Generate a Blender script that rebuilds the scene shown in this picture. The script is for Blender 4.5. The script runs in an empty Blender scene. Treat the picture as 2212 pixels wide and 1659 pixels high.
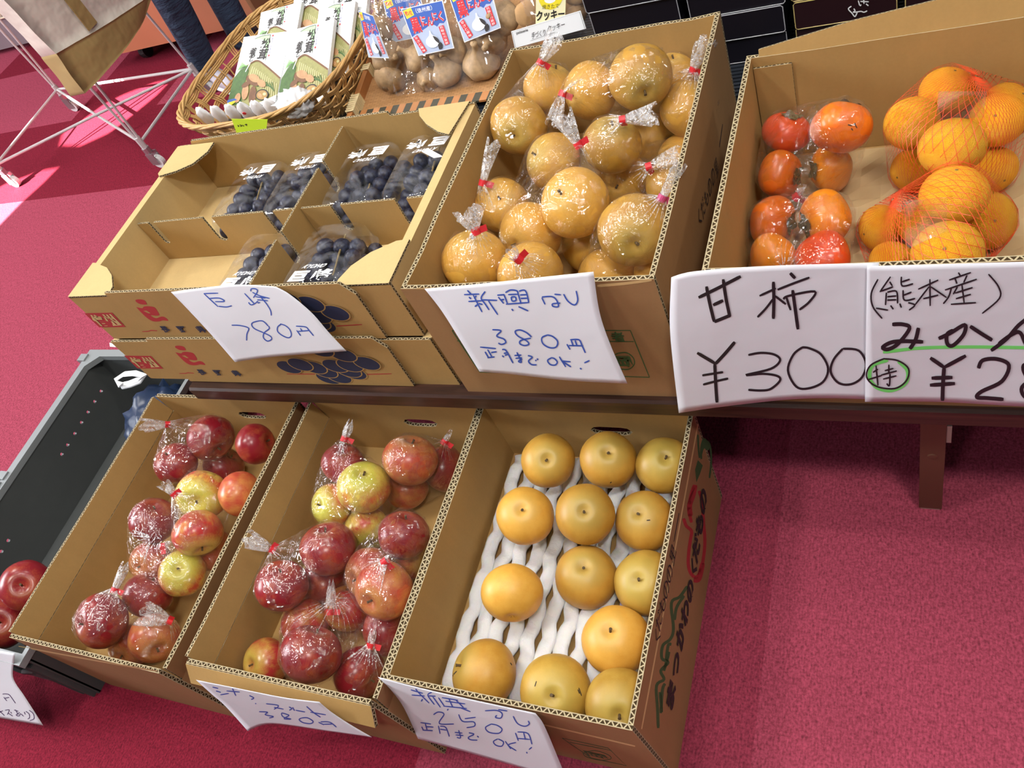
import bpy, bmesh, math, random
from math import sin, cos, pi, radians, sqrt
from mathutils import Vector as V, Matrix
from mathutils.bvhtree import BVHTree
from mathutils.geometry import tessellate_polygon

S = bpy.context.scene
COL = S.collection
# ------------------------------------------------------------------ camera
CAM_H, FPX, CX, CY = 1.25, 1800.0, 1106.0, 829.5
RX, RD, RF = V((.8972, .2731, -.3472)), V((.0178, -.8076, -.5895)), V((-.4414, .5224, -.7296))
RF.normalize(); RX = (RX - RX.dot(RF) * RF).normalized(); RD = RF.cross(RX)
C0 = V((0, 0, CAM_H))
cam = bpy.data.cameras.new('camera'); camo = bpy.data.objects.new('camera', cam); COL.objects.link(camo)
cam.sensor_fit = 'HORIZONTAL'; cam.sensor_width = 36; cam.lens = FPX / 2212 * 36; cam.clip_start = .02
camo.matrix_world = Matrix(((RX.x, -RD.x, -RF.x, 0), (RX.y, -RD.y, -RF.y, 0), (RX.z, -RD.z, -RF.z, CAM_H), (0, 0, 0, 1)))
S.camera = camo
S.view_settings.view_transform = 'Standard'; S.view_settings.look = 'None'
S.view_settings.gamma = 1; S.view_settings.use_curve_mapping = False
S.view_settings.exposure = -0.2
S.cycles.transparent_max_bounces = 40
S.cycles.max_bounces = 8
# ------------------------------------------------------------------ world and lights
W = bpy.data.worlds.new('world'); S.world = W; W.use_nodes = True
bg = W.node_tree.nodes['Background']; bg.inputs[0].default_value = (.93, .95, 1, 1); bg.inputs[1].default_value = .17


def lamp(name, loc, target, size, power, color=(1, .97, .92)):
    l = bpy.data.lights.new(name, 'AREA'); l.shape = 'RECTANGLE'; l.size, l.size_y = size; l.energy = power; l.color = color
    o = bpy.data.objects.new(name, l); COL.objects.link(o); o.location = loc
    o.rotation_euler = (V(target) - V(loc)).to_track_quat('-Z', 'Y').to_euler()
    return o


for lx, ly, pw in ((.65, -.35, 40), (-1.75, -.2, 34), (-.7, .55, 24), (-.6, 1.9, 14), (1.7, 1.3, 12), (-.5, -1.2, 12), (.7, 1.0, 8), (-1.9, 1.1, 10), (-3.2, 1.6, 34)):
    lamp('ceiling_lamp', (lx, ly, 3.0), (lx * .4 - .4, ly * .3 + .5, .2) if lx > -3 else (-2.4, 1.6, 0), (.34, .15), pw)
lamp('left_daylight_fill', (-6.3, -.2, 2.6), (-2.2, 1.2, 0), (3.2, 2.0), 520, (.93, .96, 1))  # added area fill that brightens the left floor; no window opening behind it
SUN_DIR = V((.48, .62, -.62)).normalized()
sl = bpy.data.lights.new('sun', 'SUN'); sl.energy = 75; sl.angle = radians(.18); sl.color = (1, .95, .88)
so = bpy.data.objects.new('sun', sl); COL.objects.link(so); so.location = (-6, 6, 8)
so.rotation_euler = SUN_DIR.to_track_quat('-Z', 'Y').to_euler()

# ------------------------------------------------------------------ pixel rays onto real surfaces (all x, y in photo pixels)


def ray(px, py): return (RX * (px - CX) + RD * (py - CY) + RF * FPX)


def at_z(px, py, z): d = ray(px, py); return C0 + d * ((z - CAM_H) / d.z)


def at_y(px, py, y): d = ray(px, py); return C0 + d * (y / d.y)


def at_x(px, py, x): d = ray(px, py); return C0 + d * (x / d.x)


def at_pl(px, py, P, N): d = ray(px, py); return C0 + d * ((P - C0).dot(N) / d.dot(N))


def crop(ox, oy, s): return lambda pts: [(ox + x / s, oy + y / s) for x, y in pts]


rnd = random.Random(7)
# ------------------------------------------------------------------ mesh helpers


class MB:
    def __init__(s): s.v = []; s.f = []; s.m = []; s.uv = []

    def add(s, vs, fs, m=0, uvs=None):
        b = len(s.v); s.v += [V(p) for p in vs]
        for i, f in enumerate(fs):
            s.f.append([b + k for k in f]); s.m.append(m); s.uv.append(uvs[i] if uvs else None)

    def quad(s, a, b, c, d, m=0, uv=None): s.add([a, b, c, d], [(0, 1, 2, 3)], m, [uv] if uv else None)

    def box(s, lo, hi, m=0):
        x0, y0, z0 = lo; x1, y1, z1 = hi
        s.add([(x0, y0, z0), (x1, y0, z0), (x1, y1, z0), (x0, y1, z0), (x0, y0, z1), (x1, y0, z1), (x1, y1, z1), (x0, y1, z1)],
              [(0, 3, 2, 1), (4, 5, 6, 7), (0, 1, 5, 4), (1, 2, 6, 5), (2, 3, 7, 6), (3, 0, 4, 7)], m)

    def tube(s, pts, r, n=8, m=0, closed=False, cap=True, sx=1.0):
        P = [V(p) for p in pts]; N = len(P); rr = r if isinstance(r, (list, tuple)) else [r] * N
        up = V((0, 0, 1)); rings = []
        for i, p in enumerate(P):
            t = (P[(i + 1) % N] - P[i - 1]) if closed else (P[min(i + 1, N - 1)] - P[max(i - 1, 0)])
            if t.length < 1e-9: t = V((0, 0, 1))
            t.normalize(); a = up - up.dot(t) * t
            if a.length < .05: a = V((1, 0, 0)) - t.x * t
            a.normalize(); b = t.cross(a); up = a if abs(t.z) > .6 else up
            rings.append([p + rr[i] * (cos(2 * pi * k / n) * a * sx + sin(2 * pi * k / n) * b) for k in range(n)])
        vs = [q for R in rings for q in R]; fs = []
        for i in range(N if closed else N - 1):
            j = (i + 1) % N
            for k in range(n): fs.append((i * n + k, i * n + (k + 1) % n, j * n + (k + 1) % n, j * n + k))
        if cap and not closed: fs.append(tuple(range(n))[::-1]); fs.append(tuple((N - 1) * n + k for k in range(n)))
        s.add(vs, fs, m)

    def plate(s, outline, O, U, W_, t, holes=(), mf=0, me=1, mb=None):
        """flat board: front face in the plane O + x U + y W_, thickness t away from U x W_"""
        U = V(U).normalized(); W_ = V(W_).normalized(); N = U.cross(W_); O = V(O)
        if area(outline) < 0: outline = outline[::-1]
        loops = [list(outline)] + [list(h) for h in holes]
        tris = tessellate_polygon([[V((x, y, 0)) for x, y in l] for l in loops])
        flat = [q for l in loops for q in l]
        P = lambda q, k: O + U * q[0] + W_ * q[1] - N * (t * k)
        fr = [P(q, 0) for q in flat]; bk = [P(q, 1) for q in flat]
        f1 = []
        for a, b, c in tris:
            (ax, ay), (bx, by), (cx, cy) = flat[a], flat[b], flat[c]
            if (bx - ax) * (cy - ay) - (by - ay) * (cx - ax) < 0: b, c = c, b
            f1.append((a, b, c))
        s.add(fr, f1, mf); s.add(bk, [f[::-1] for f in f1], mf if mb is None else mb)
        for l in loops:
            d = 0
            for i in range(len(l)):
                a, b = l[i], l[(i + 1) % len(l)]; L = math.hypot(b[0] - a[0], b[1] - a[1])
                s.add([P(a, 0), P(b, 0), P(b, 1), P(a, 1)], [(0, 3, 2, 1)], me, [[(d, 0), (d, 1), (d + L, 1), (d + L, 0)]]); d += L

    def lathe(s, prof, n=24, m=0, M=None, flute=None):
        M = M or Matrix.Identity(4); vs = []
        for i, (r, z) in enumerate(prof):
            for k in range(n):
                a = 2 * pi * k / n; q = r * (flute(a, i) if flute else 1)
                vs.append(M @ V((q * cos(a), q * sin(a), z)))
        fs = [(i * n + k, i * n + (k + 1) % n, (i + 1) * n + (k + 1) % n, (i + 1) * n + k) for i in range(len(prof) - 1) for k in range(n)]
        s.add(vs, fs, m)

    def mesh(s, name, mats, smooth=False, merge=False):
        me = bpy.data.meshes.new(name)
        me.from_pydata([tuple(p) for p in s.v], [], s.f)
        for mt in mats: me.materials.append(mt)
        me.polygons.foreach_set('material_index', s.m)
        if any(s.uv):
            ul = me.uv_layers.new(name='uv')
            for p, u in zip(me.polygons, s.uv):
                if u:
                    for li, q in zip(p.loop_indices, u): ul.data[li].uv = q
        if merge:
            bm = bmesh.new(); bm.from_mesh(me); bmesh.ops.remove_doubles(bm, verts=bm.verts, dist=1e-5)
            bmesh.ops.recalc_face_normals(bm, faces=bm.faces); bm.to_mesh(me); bm.free()
        if smooth: me.polygons.foreach_set('use_smooth', [True] * len(me.polygons))
        me.update(); return me

    def build(s, name, mats, parent=None, smooth=False, merge=False, label=None):
        mats = mats if isinstance(mats, (list, tuple)) else [mats]
        return put(name, s.mesh(name, mats, smooth, merge), parent, label)

    def bvh(s): return BVHTree.FromPolygons([tuple(p) for p in s.v], s.f)


def area(l): return sum(l[i - 1][0] * l[i][1] - l[i][0] * l[i - 1][1] for i in range(len(l))) / 2


def put(name, me, parent=None, label=None):
    o = bpy.data.objects.new(name, me); COL.objects.link(o)
    if parent is not None:
        o.parent = parent; o.matrix_parent_inverse = Matrix.Translation(-parent.location) if parent.rotation_euler.to_matrix() == Matrix.Identity(3) else parent.matrix_world.inverted()
    if label: o['label'] = label
    return o


def tag(o, label, cat, group=None, kind=None):
    o['label'] = label; o['category'] = cat
    if group: o['group'] = group
    if kind: o['kind'] = kind
    return o


def thing(name, label, cat, loc=(0, 0, 0), group=None):
    o = bpy.data.objects.new(name, None); COL.objects.link(o); o.location = loc; o.empty_display_size = .02
    return tag(o, label, cat, group)


def smooth_line(pts, n=6):
    """Catmull-Rom through 2-D or 3-D points"""
    P = [V(p) if len(p) == 3 else V((p[0], p[1], 0)) for p in pts]
    if len(P) < 3: return [P[0].lerp(P[-1], i / n) for i in range(n + 1)]
    out = []
    for i in range(len(P) - 1):
        a, b, c, d = P[max(i - 1, 0)], P[i], P[i + 1], P[min(i + 2, len(P) - 1)]
        for k in range(n):
            t = k / n
            out.append(.5 * ((2 * b) + (c - a) * t + (2 * a - 5 * b + 4 * c - d) * t * t + (3 * b - a - 3 * c + d) * t ** 3))
    return out + [P[-1]]


def ink(mb, strokes, hit, w, m=0, lift=.0006, curve=True, taper=.75):
    """pen strokes given in photo pixels, laid on the surface that hit(px, py) finds; w = width in pixels"""
    for s in strokes:
        L = smooth_line(s, 5) if curve else smooth_line(s, 3) if len(s) < 3 else [V((p[0], p[1], 0)) for p in s]
        n = len(L); vs = []
        for i, p in enumerate(L):
            t = L[min(i + 1, n - 1)] - L[max(i - 1, 0)]
            if t.length < 1e-6: t = V((1, 0, 0))
            t.normalize(); q = V((-t.y, t.x, 0)); k = w / 2 * (taper if i in (0, n - 1) else 1)
            for sg in (-1, 1):
                h = hit(p.x + q.x * k * sg, p.y + q.y * k * sg)
                vs.append(h + (C0 - h).normalized() * lift)
        mb.add(vs, [(2 * i, 2 * i + 1, 2 * i + 3, 2 * i + 2) for i in range(n - 1)], m)


def shape_px(mb, poly, hit, m=0, lift=.0005, curve=0):
    if curve: poly = [(p.x, p.y) for p in smooth_line(list(poly) + [poly[0]], curve)][:-1]
    tr = tessellate_polygon([[V((x, y, 0)) for x, y in poly]])
    vs = []
    for x, y in poly:
        h = hit(x, y); vs.append(h + (C0 - h).normalized() * lift)
    mb.add(vs, [tuple(t) for t in tr], m)


_tc = {}


def glyph(txt, bold=0.0):
    k = (txt, bold)
    if k not in _tc:
        c = bpy.data.curves.new('t', 'FONT'); c.body = txt; c.offset = bold; c.resolution_u = 3
        o = bpy.data.objects.new('t', c); COL.objects.link(o); bpy.context.view_layer.update()
        me = bpy.data.meshes.new_from_object(o)
        vs = [v.co.copy() for v in me.vertices]; fs = [tuple(p.vertices) for p in me.polygons]
        bpy.data.objects.remove(o); bpy.data.curves.remove(c); bpy.data.meshes.remove(me)
        x0 = min(v.x for v in vs); x1 = max(v.x for v in vs); y0 = min(v.y for v in vs); y1 = max(v.y for v in vs)
        _tc[k] = ([((v.x - x0) / (x1 - x0), (v.y - y0) / (y1 - y0)) for v in vs], fs)
    return _tc[k]


def text_on(mb, txt, O, U, W_, w, h, m=0, bold=.02, lift=.0005, slant=0):
    """text filling w x h from its lower left corner O along U and W_"""
    U = V(U).normalized(); W_ = V(W_).normalized(); N = U.cross(W_)
    vs, fs = glyph(txt, bold)
    mb.add([V(O) + U * ((x + slant * y) * w) + W_ * (y * h) + N * lift for x, y in vs], fs, m)


# ------------------------------------------------------------------ materials


def mat(name):
    m = bpy.data.materials.new(name); m.use_nodes = True; nt = m.node_tree
    for n in list(nt.nodes): nt.nodes.remove(n)
    out = nt.nodes.new('ShaderNodeOutputMaterial')
    return m, nt, out


class N_:
    def __init__(s, nt): s.nt = nt

    def __call__(s, typ, **kw):
        n = s.nt.nodes.new('ShaderNode' + typ)
        for k, v in kw.items():
            if k.startswith('_'): setattr(n, k[1:], v)
        return n

    def link(s, a, b): s.nt.links.new(a, b)

    def math(s, op, a, b=None, clamp=False):
        n = s.nt.nodes.new('ShaderNodeMath'); n.operation = op; n.use_clamp = clamp
        for i, x in enumerate((a, b)):
            if x is None: continue
            if isinstance(x, (int, float)): n.inputs[i].default_value = x
            else: s.link(x, n.inputs[i])
        return n.outputs[0]

    def mix(s, f, a, b):
        n = s.nt.nodes.new('ShaderNodeMix'); n.data_type = 'RGBA'
        for sock, x in ((n.inputs[0], f), (n.inputs[6], a), (n.inputs[7], b)):
            if isinstance(x, (int, float)): sock.default_value = x
            elif isinstance(x, tuple): sock.default_value = (*x[:3], 1)
            else: s.link(x, sock)
        return n.outputs[2]

    def noise(s, scale, detail=3, coord=None, rough=.55, dist=0):
        n = s.nt.nodes.new('ShaderNodeTexNoise'); n.inputs['Scale'].default_value = scale; n.inputs['Detail'].default_value = detail
        n.inputs['Roughness'].default_value = rough; n.inputs['Distortion'].default_value = dist
        if coord is not None: s.link(coord, n.inputs['Vector'])
        return n.outputs['Fac']

    def ramp(s, f, a, b):
        n = s.nt.nodes.new('ShaderNodeMapRange'); n.inputs[1].default_value = a; n.inputs[2].default_value = b
        s.link(f, n.inputs[0]); return n.outputs[0]

    def coord(s, which='Object', scale=None):
        t = s.nt.nodes.new('ShaderNodeTexCoord').outputs[which]
        if scale:
            m = s.nt.nodes.new('ShaderNodeMapping'); m.inputs['Scale'].default_value = scale; s.link(t, m.inputs[0]); t = m.outputs[0]
        return t

    def bump(s, h, strength, dist):
        n = s.nt.nodes.new('ShaderNodeBump'); n.inputs['Strength'].default_value = strength; n.inputs['Distance'].default_value = dist
        s.link(h, n.inputs['Height']); return n.outputs[0]


def pbr(name, col, rough=.6, metal=0, spec=.5, bump=None, var=0, vscale=30, coat=0, sss=0):
    m, nt, out = mat(name); g = N_(nt); p = g('BsdfPrincipled'); g.link(p.outputs[0], out.inputs[0])
    p.inputs['Roughness'].default_value = rough; p.inputs['Metallic'].default_value = metal
    p.inputs['Specular IOR Level'].default_value = spec; p.inputs['Coat Weight'].default_value = coat
    if sss: p.inputs['Subsurface Weight'].default_value = sss; p.inputs['Subsurface Radius'].default_value = (.01, .005, .002)
    if var:
        n = g.noise(vscale, 4, g.coord()); c = g.mix(n, tuple(x * (1 - var) for x in col), tuple(min(1, x * (1 + var)) for x in col)); g.link(c, p.inputs[0])
    else: p.inputs[0].default_value = (*col, 1)
    if bump: g.link(g.bump(g.noise(bump[0], 3, g.coord()), bump[1], bump[2]), p.inputs['Normal'])
    return m


def kraft(name, col):
    m, nt, out = mat(name); g = N_(nt); p = g('BsdfPrincipled'); g.link(p.outputs[0], out.inputs[0])
    p.inputs['Roughness'].default_value = .75; p.inputs['Specular IOR Level'].default_value = .25
    co = g.coord(); big = g.noise(7, 3, co); fine = g.noise(260, 2, co)
    fib = g.noise(60, 2, g.coord('Object', (1, 1, .12)))
    f = g.math('ADD', g.math('MULTIPLY', big, .5), g.math('ADD', g.math('MULTIPLY', fine, .25), g.math('MULTIPLY', fib, .25)))
    c = g.mix(f, tuple(x * .8 for x in col), tuple(x * 1.2 for x in col)); g.link(c, p.inputs[0])
    g.link(g.bump(big, .25, .01), p.inputs['Normal'])
    return m


KRAFT = kraft('kraft_board', (.41, .25, .088))
KRAFT_OUT = kraft('kraft_board_brown', (.34, .19, .082))
KRAFT_LIGHT = kraft('kraft_board_pale', (.56, .40, .18))


def flute_edge():
    m, nt, out = mat('corrugated_edge'); g = N_(nt); p = g('BsdfPrincipled'); g.link(p.outputs[0], out.inputs[0])
    p.inputs['Roughness'].default_value = .9; p.inputs['Specular IOR Level'].default_value = .1
    sx = g('SeparateXYZ'); g.link(nt.nodes.new('ShaderNodeTexCoord').outputs['UV'], sx.inputs[0])
    wob = g.math('MULTIPLY', g.noise(50, 1, g.coord()), .002)
    u = g.math('MULTIPLY', g.math('ADD', sx.outputs[0], wob), 1 / .0052); tri = g.math('PINGPONG', u, 1.0)
    ln = g.math('LESS_THAN', g.math('ABSOLUTE', g.math('SUBTRACT', tri, sx.outputs[1])), .2)
    ed = g.math('GREATER_THAN', g.math('ABSOLUTE', g.math('SUBTRACT', sx.outputs[1], .5)), .34)
    f = g.math('MAXIMUM', ln, ed)
    g.link(g.mix(f, (.045, .028, .012), (.42, .345, .215)), p.inputs[0])
    return m


EDGE = flute_edge()
PAPER = pbr('white_paper', (.70, .705, .76), .8, spec=.2, bump=(9, .12, .02))
BLUE_INK = pbr('blue_marker_ink', (.035, .09, .42), .6)
BLACK_INK = pbr('black_marker_ink', (.012, .011, .016), .5)
VIOLET_INK = pbr('violet_pen_ink', (.07, .05, .13), .6)
GREEN_MARK = pbr('green_highlighter', (.18, .75, .16), .7)
RED_PRINT = pbr('red_print', (.42, .025, .03), .7)
NAVY_PRINT = pbr('navy_print', (.013, .02, .06), .7)
GREEN_PRINT = pbr('green_print', (.04, .105, .03), .75)
DARK_PRINT = pbr('dark_print', (.025, .012, .015), .75)
WHITE_PRINT = pbr('white_print', (.85, .86, .88), .6)
CREASE = pbr('kraft_crease', (.66, .46, .2), .7)
TAPE_RED = pbr('red_tape', (.62, .02, .03), .35, spec=.6)
STEM = pbr('fruit_stem', (.09, .055, .02), .8, var=.4, vscale=200)


def film(name, amt=.5, haze=.03, scale=45, wr=.5, rough=.07, facet=.0, base=.06):
    """thin clear plastic: mostly see-through, glossy on its wrinkles"""
    m, nt, out = mat(name); g = N_(nt)
    tr = g('BsdfTransparent'); tr.inputs[0].default_value = (.985, .985, .985, 1)
    gl = g('BsdfGlossy'); gl.inputs['Roughness'].default_value = rough; gl.inputs[0].default_value = (1, 1, 1, 1)
    co = g.coord()
    n1 = g.noise(scale, 3, co, .6, 1.2); n2 = g.noise(scale * .35, 2, co, .5, .6)
    cr = g.math('ABSOLUTE', g.math('SUBTRACT', n1, .5))
    h = g.math('ADD', g.math('MULTIPLY', cr, 1.2), n2)
    b = g.bump(h, wr, .02)
    if facet:   # stretched film breaks into small flat facets
        vo = g('TexVoronoi'); vo.inputs['Scale'].default_value = scale * 2.6; mp = g('Mapping'); mp.inputs['Scale'].default_value = (1, .45, .7); mp.inputs['Rotation'].default_value = (.6, .4, .9)
        ns = nt.nodes.new('ShaderNodeTexNoise'); ns.inputs['Scale'].default_value = scale; g.link(co, ns.inputs['Vector'])
        av = g('VectorMath', _operation='MULTIPLY_ADD'); g.link(ns.outputs['Color'], av.inputs[0]); av.inputs[1].default_value = (.035, .035, .035); g.link(co, av.inputs[2])
        g.link(av.outputs[0], mp.inputs[0]); g.link(mp.outputs[0], vo.inputs['Vector'])
        sb = g('VectorMath', _operation='SUBTRACT'); g.link(vo.outputs['Color'], sb.inputs[0]); sb.inputs[1].default_value = (.5, .5, .5)
        ma = g('VectorMath', _operation='MULTIPLY_ADD'); g.link(sb.outputs[0], ma.inputs[0]); ma.inputs[1].default_value = (facet, facet, facet); g.link(nt.nodes['Bump'].outputs[0], ma.inputs[2])
        no = g('VectorMath', _operation='NORMALIZE'); g.link(ma.outputs[0], no.inputs[0]); b = no.outputs[0]
    g.link(b, gl.inputs['Normal'])
    lw = g('LayerWeight'); lw.inputs[0].default_value = .3; g.link(b, lw.inputs['Normal'])
    f = g.math('ADD', g.math('MULTIPLY', g.math('POWER', lw.outputs['Facing'], 2.0), amt), base, True)
    mx = g('MixShader'); g.link(f, mx.inputs[0]); g.link(tr.outputs[0], mx.inputs[1]); g.link(gl.outputs[0], mx.inputs[2])
    df = g('BsdfDiffuse'); df.inputs[0].default_value = (.9, .9, .92, 1)
    hz = g.math('MULTIPLY', g.ramp(cr, .1, .0), haze * 2.2, True)
    m2 = g('MixShader'); g.link(hz, m2.inputs[0]); g.link(mx.outputs[0], m2.inputs[1]); g.link(df.outputs[0], m2.inputs[2])
    g.link(m2.outputs[0], out.inputs[0])
    return m


FILM = film('clear_film', .34, .010, 30, .6, .05, .75, .09)
FILM_TIGHT = film('gathered_film', .6, .15, 60, .6, .08, .9, .16)
LID = film('clear_pet_lid', .42, .03, 10, .18, .06)
POUCH = film('pouch_film', .4, .03, 8, .5, .05, .4, .09)


def fruit_mat(name, base, dark, speck, pole=None, pole2=None, spec=.45, rough=.38, streak=None, poreb=0.0):
    """skin colour from the fruit's own axis (object z = stem axis)"""
    m, nt, out = mat(name); g = N_(nt); p = g('BsdfPrincipled'); g.link(p.outputs[0], out.inputs[0])
    co = g.coord(); oi = g('ObjectInfo').outputs['Random']
    n = g.noise(2.2, 4, co); n2 = g.noise(45, 2, co)
    c = g.mix(g.ramp(n, .35, .68), base, dark)
    c = g.mix(g.math('MULTIPLY', g.ramp(n2, .58, .75), .4), c, speck)
    z = g('SeparateXYZ'); g.link(co, z.inputs[0]); zz = z.outputs[2]
    if streak:
        sn = g.noise(6, 4, g.coord('Object', (3.0, 3.0, .35)), .7, .4)
        sn2 = g.noise(1.1, 2, co)
        side = g.math('ADD', g.math('MULTIPLY', g.math('SUBTRACT', sn, .5), 1.2), g.math('MULTIPLY', g.math('SUBTRACT', sn2, .5), 2.2))
        f = g.ramp(g.math('ADD', side, streak[1]), -.35, .35)
        c = g.mix(f, c, streak[0])
    if pole: c = g.mix(g.ramp(g.math('ADD', zz, g.math('MULTIPLY', g.math('SUBTRACT', n, .5), .5)), pole[1], pole[2]), c, pole[0])
    if pole2: c = g.mix(g.ramp(zz, pole2[1], pole2[2]), c, pole2[0])
    hv = g('HueSaturation'); hv.inputs['Hue'].default_value = .5
    g.link(g.math('ADD', g.math('MULTIPLY', oi, .3), .85), hv.inputs['Value']); g.link(c, hv.inputs['Color']); g.link(hv.outputs[0], p.inputs[0])
    p.inputs['Roughness'].default_value = rough; p.inputs['Specular IOR Level'].default_value = spec
    if poreb: g.link(g.bump(g.noise(38, 2, co), poreb, .05), p.inputs['Normal'])
    return m


NASHI = fruit_mat('tan_pear_skin', (.55, .305, .05), (.48, .235, .03), (.58, .37, .10), pole=((.46, .34, .08), .55, 1.0), rough=.42)
NASHI2 = fruit_mat('golden_pear_skin', (.66, .36, .06), (.60, .30, .04), (.68, .44, .14), pole=((.55, .38, .10), .7, 1.05), rough=.42)
NASHI3 = fruit_mat('olive_pear_skin', (.47, .29, .05), (.39, .22, .03), (.5, .38, .10), pole=((.43, .33, .07), .5, 1.0), rough=.42)
AP_RED = fruit_mat('dark_red_apple_skin', (.40, .085, .03), (.34, .04, .025), (.5, .2, .1), pole=((.42, .24, .05), .75, 1.2), rough=.28, spec=.5, streak=((.225, .010, .018), .24))
AP_MIX = fruit_mat('red_streaked_apple_skin', (.52, .30, .06), (.50, .20, .045), (.6, .42, .14), pole=((.55, .46, .08), .55, .95), rough=.28, spec=.5, streak=((.40, .03, .03), .12))
AP_YEL = fruit_mat('yellow_cheeked_apple_skin', (.62, .50, .10), (.55, .38, .07), (.7, .58, .2), pole=((.52, .52, .07), .35, .9), rough=.28, spec=.5, streak=((.50, .06, .035), -.1))
AP_ORG = fruit_mat('orange_red_apple_skin', (.52, .20, .055), (.46, .10, .04), (.62, .36, .14), pole=((.50, .36, .08), .7, 1.1), rough=.3, spec=.5, streak=((.40, .05, .03), -.05))
KAKI = fruit_mat('orange_persimmon_skin', (.72, .17, .010), (.68, .12, .008), (.75, .24, .03), rough=.3, spec=.5)
KAKI_R = fruit_mat('red_persimmon_skin', (.66, .075, .012), (.60, .05, .010), (.7, .14, .03), rough=.3, spec=.5)
KAKI_Y = fruit_mat('amber_persimmon_skin', (.74, .25, .012), (.72, .19, .010), (.76, .32, .04), rough=.3, spec=.5)
MIKAN = fruit_mat('mandarin_peel', (.90, .46, .018), (.86, .36, .010), (.92, .55, .06), rough=.42, spec=.45, poreb=.5)
CALYX = pbr('dried_calyx', (.12, .09, .03), .8, var=.5, vscale=80)


def grape_mat():
    m, nt, out = mat('dark_blue_grape_skin'); g = N_(nt); p = g('BsdfPrincipled'); g.link(p.outputs[0], out.inputs[0])
    co = g.coord(); n = g.noise(2.0, 4, co); c = g.mix(g.ramp(n, .4, .65), (.009, .007, .018), (.032, .040, .085))
    g.link(c, p.inputs[0]); g.link(g.math('ADD', g.math('MULTIPLY', n, .35), .22), p.inputs['Roughness']); p.inputs['Specular IOR Level'].default_value = .45
    return m


GRAPE = grape_mat()

# ------------------------------------------------------------------ the setting: carpet tiles and an unseen wall added to mask the sun into patches


def carpet(name, col):
    m, nt, out = mat(name); g = N_(nt); p = g('BsdfPrincipled'); g.link(p.outputs[0], out.inputs[0])
    p.inputs['Roughness'].default_value = .95; p.inputs['Specular IOR Level'].default_value = .08
    co = g.coord(); n = g.noise(260, 3, co, .6, .3); n2 = g.noise(120, 2, g.coord('Object', (3.0, .7, 1)))
    f = g.math('ADD', g.math('MULTIPLY', n, .6), g.math('MULTIPLY', n2, .4))
    c = g.mix(g.ramp(f, .34, .66), tuple(x * .5 for x in col), tuple(x * 1.38 for x in col)); g.link(c, p.inputs[0])
    g.link(g.bump(f, .55, .006), p.inputs['Normal'])
    return m


PINK = carpet('rose_carpet', (.36, .058, .098)); RED = carpet('crimson_carpet', (.20, .014, .031)); PINK2 = carpet('deep_rose_carpet', (.285, .040, .072))
mb = MB()
for i in range(-16, 8):
    for j in range(-6, 14):
        x, y = -.2 + .5 * i, .2 + .5 * j
        red = (j == 3) or (j == -1 and -3 <= i <= -2) or (j < -1 and (i + j) % 3 == 0) or (j == 4 and i == -6) or (j > 4 and (i + j) % 3 == 0) or (j == -1 and i < -3)
        m = 1 if red else 2 if (i in (-1, -2) and j < 3 or i == 1) else 0
        mb.add([(x, y, 0), (x + .5, y, 0), (x + .5, y + .5, 0), (x, y + .5, 0)], [(0, 1, 2, 3)], m)
fl = mb.build('floor', [PINK, RED, PINK2]); fl['kind'] = 'structure'

WALLM = pbr('sun_mask_paint', (.75, .74, .72), .8)
mb = MB(); WX = -6.5


def wallpt(px, py):
    p = at_z(px, py, 0); q = p + SUN_DIR * ((WX - p.x) / SUN_DIR.x)
    return (q.y, q.z)


h1 = [wallpt(*p) for p in [(130, 313), (180, 315), (245, 285), (290, 250), (345, 205), (378, 170), (330, 180), (265, 205), (225, 225), (170, 265), (135, 290)]]
h2 = [wallpt(*p) for p in [(-60, 560), (0, 492), (50, 440), (100, 395), (132, 362), (90, 368), (10, 398), (-60, 440)]]
mb.plate([(-18, 0), (7, 0), (7, 13), (-18, 13)], (WX, 0, 0), (0, 1, 0), (0, 0, 1), .02, holes=[h1, h2], me=0)  # openings are the floor sun patches projected back along the sun, not windows
wl = mb.build('sun_mask_wall', WALLM); wl['kind'] = 'structure'

# ------------------------------------------------------------------ the low table
WOODM, nt, out = mat('dark_rosewood_laminate'); g = N_(nt); p = g('BsdfPrincipled'); g.link(p.outputs[0], out.inputs[0])
n = g.noise(5, 5, g.coord('Object', (.8, 12, 12)), .6, .8); g.link(g.mix(g.ramp(n, .35, .7), (.020, .008, .006), (.075, .030, .018)), p.inputs[0]); p.inputs['Roughness'].default_value = .35
BROWN = pbr('brown_enamel', (.11, .045, .025), .4)
TOP = .33
tb = thing('low_table', 'dark rosewood low folding table under the upper fruit boxes', 'table', (-.1, .9, 0))
m_ = MB(); x0, x1, y0, y1 = -1.215, .95, .632, 1.10
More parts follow.
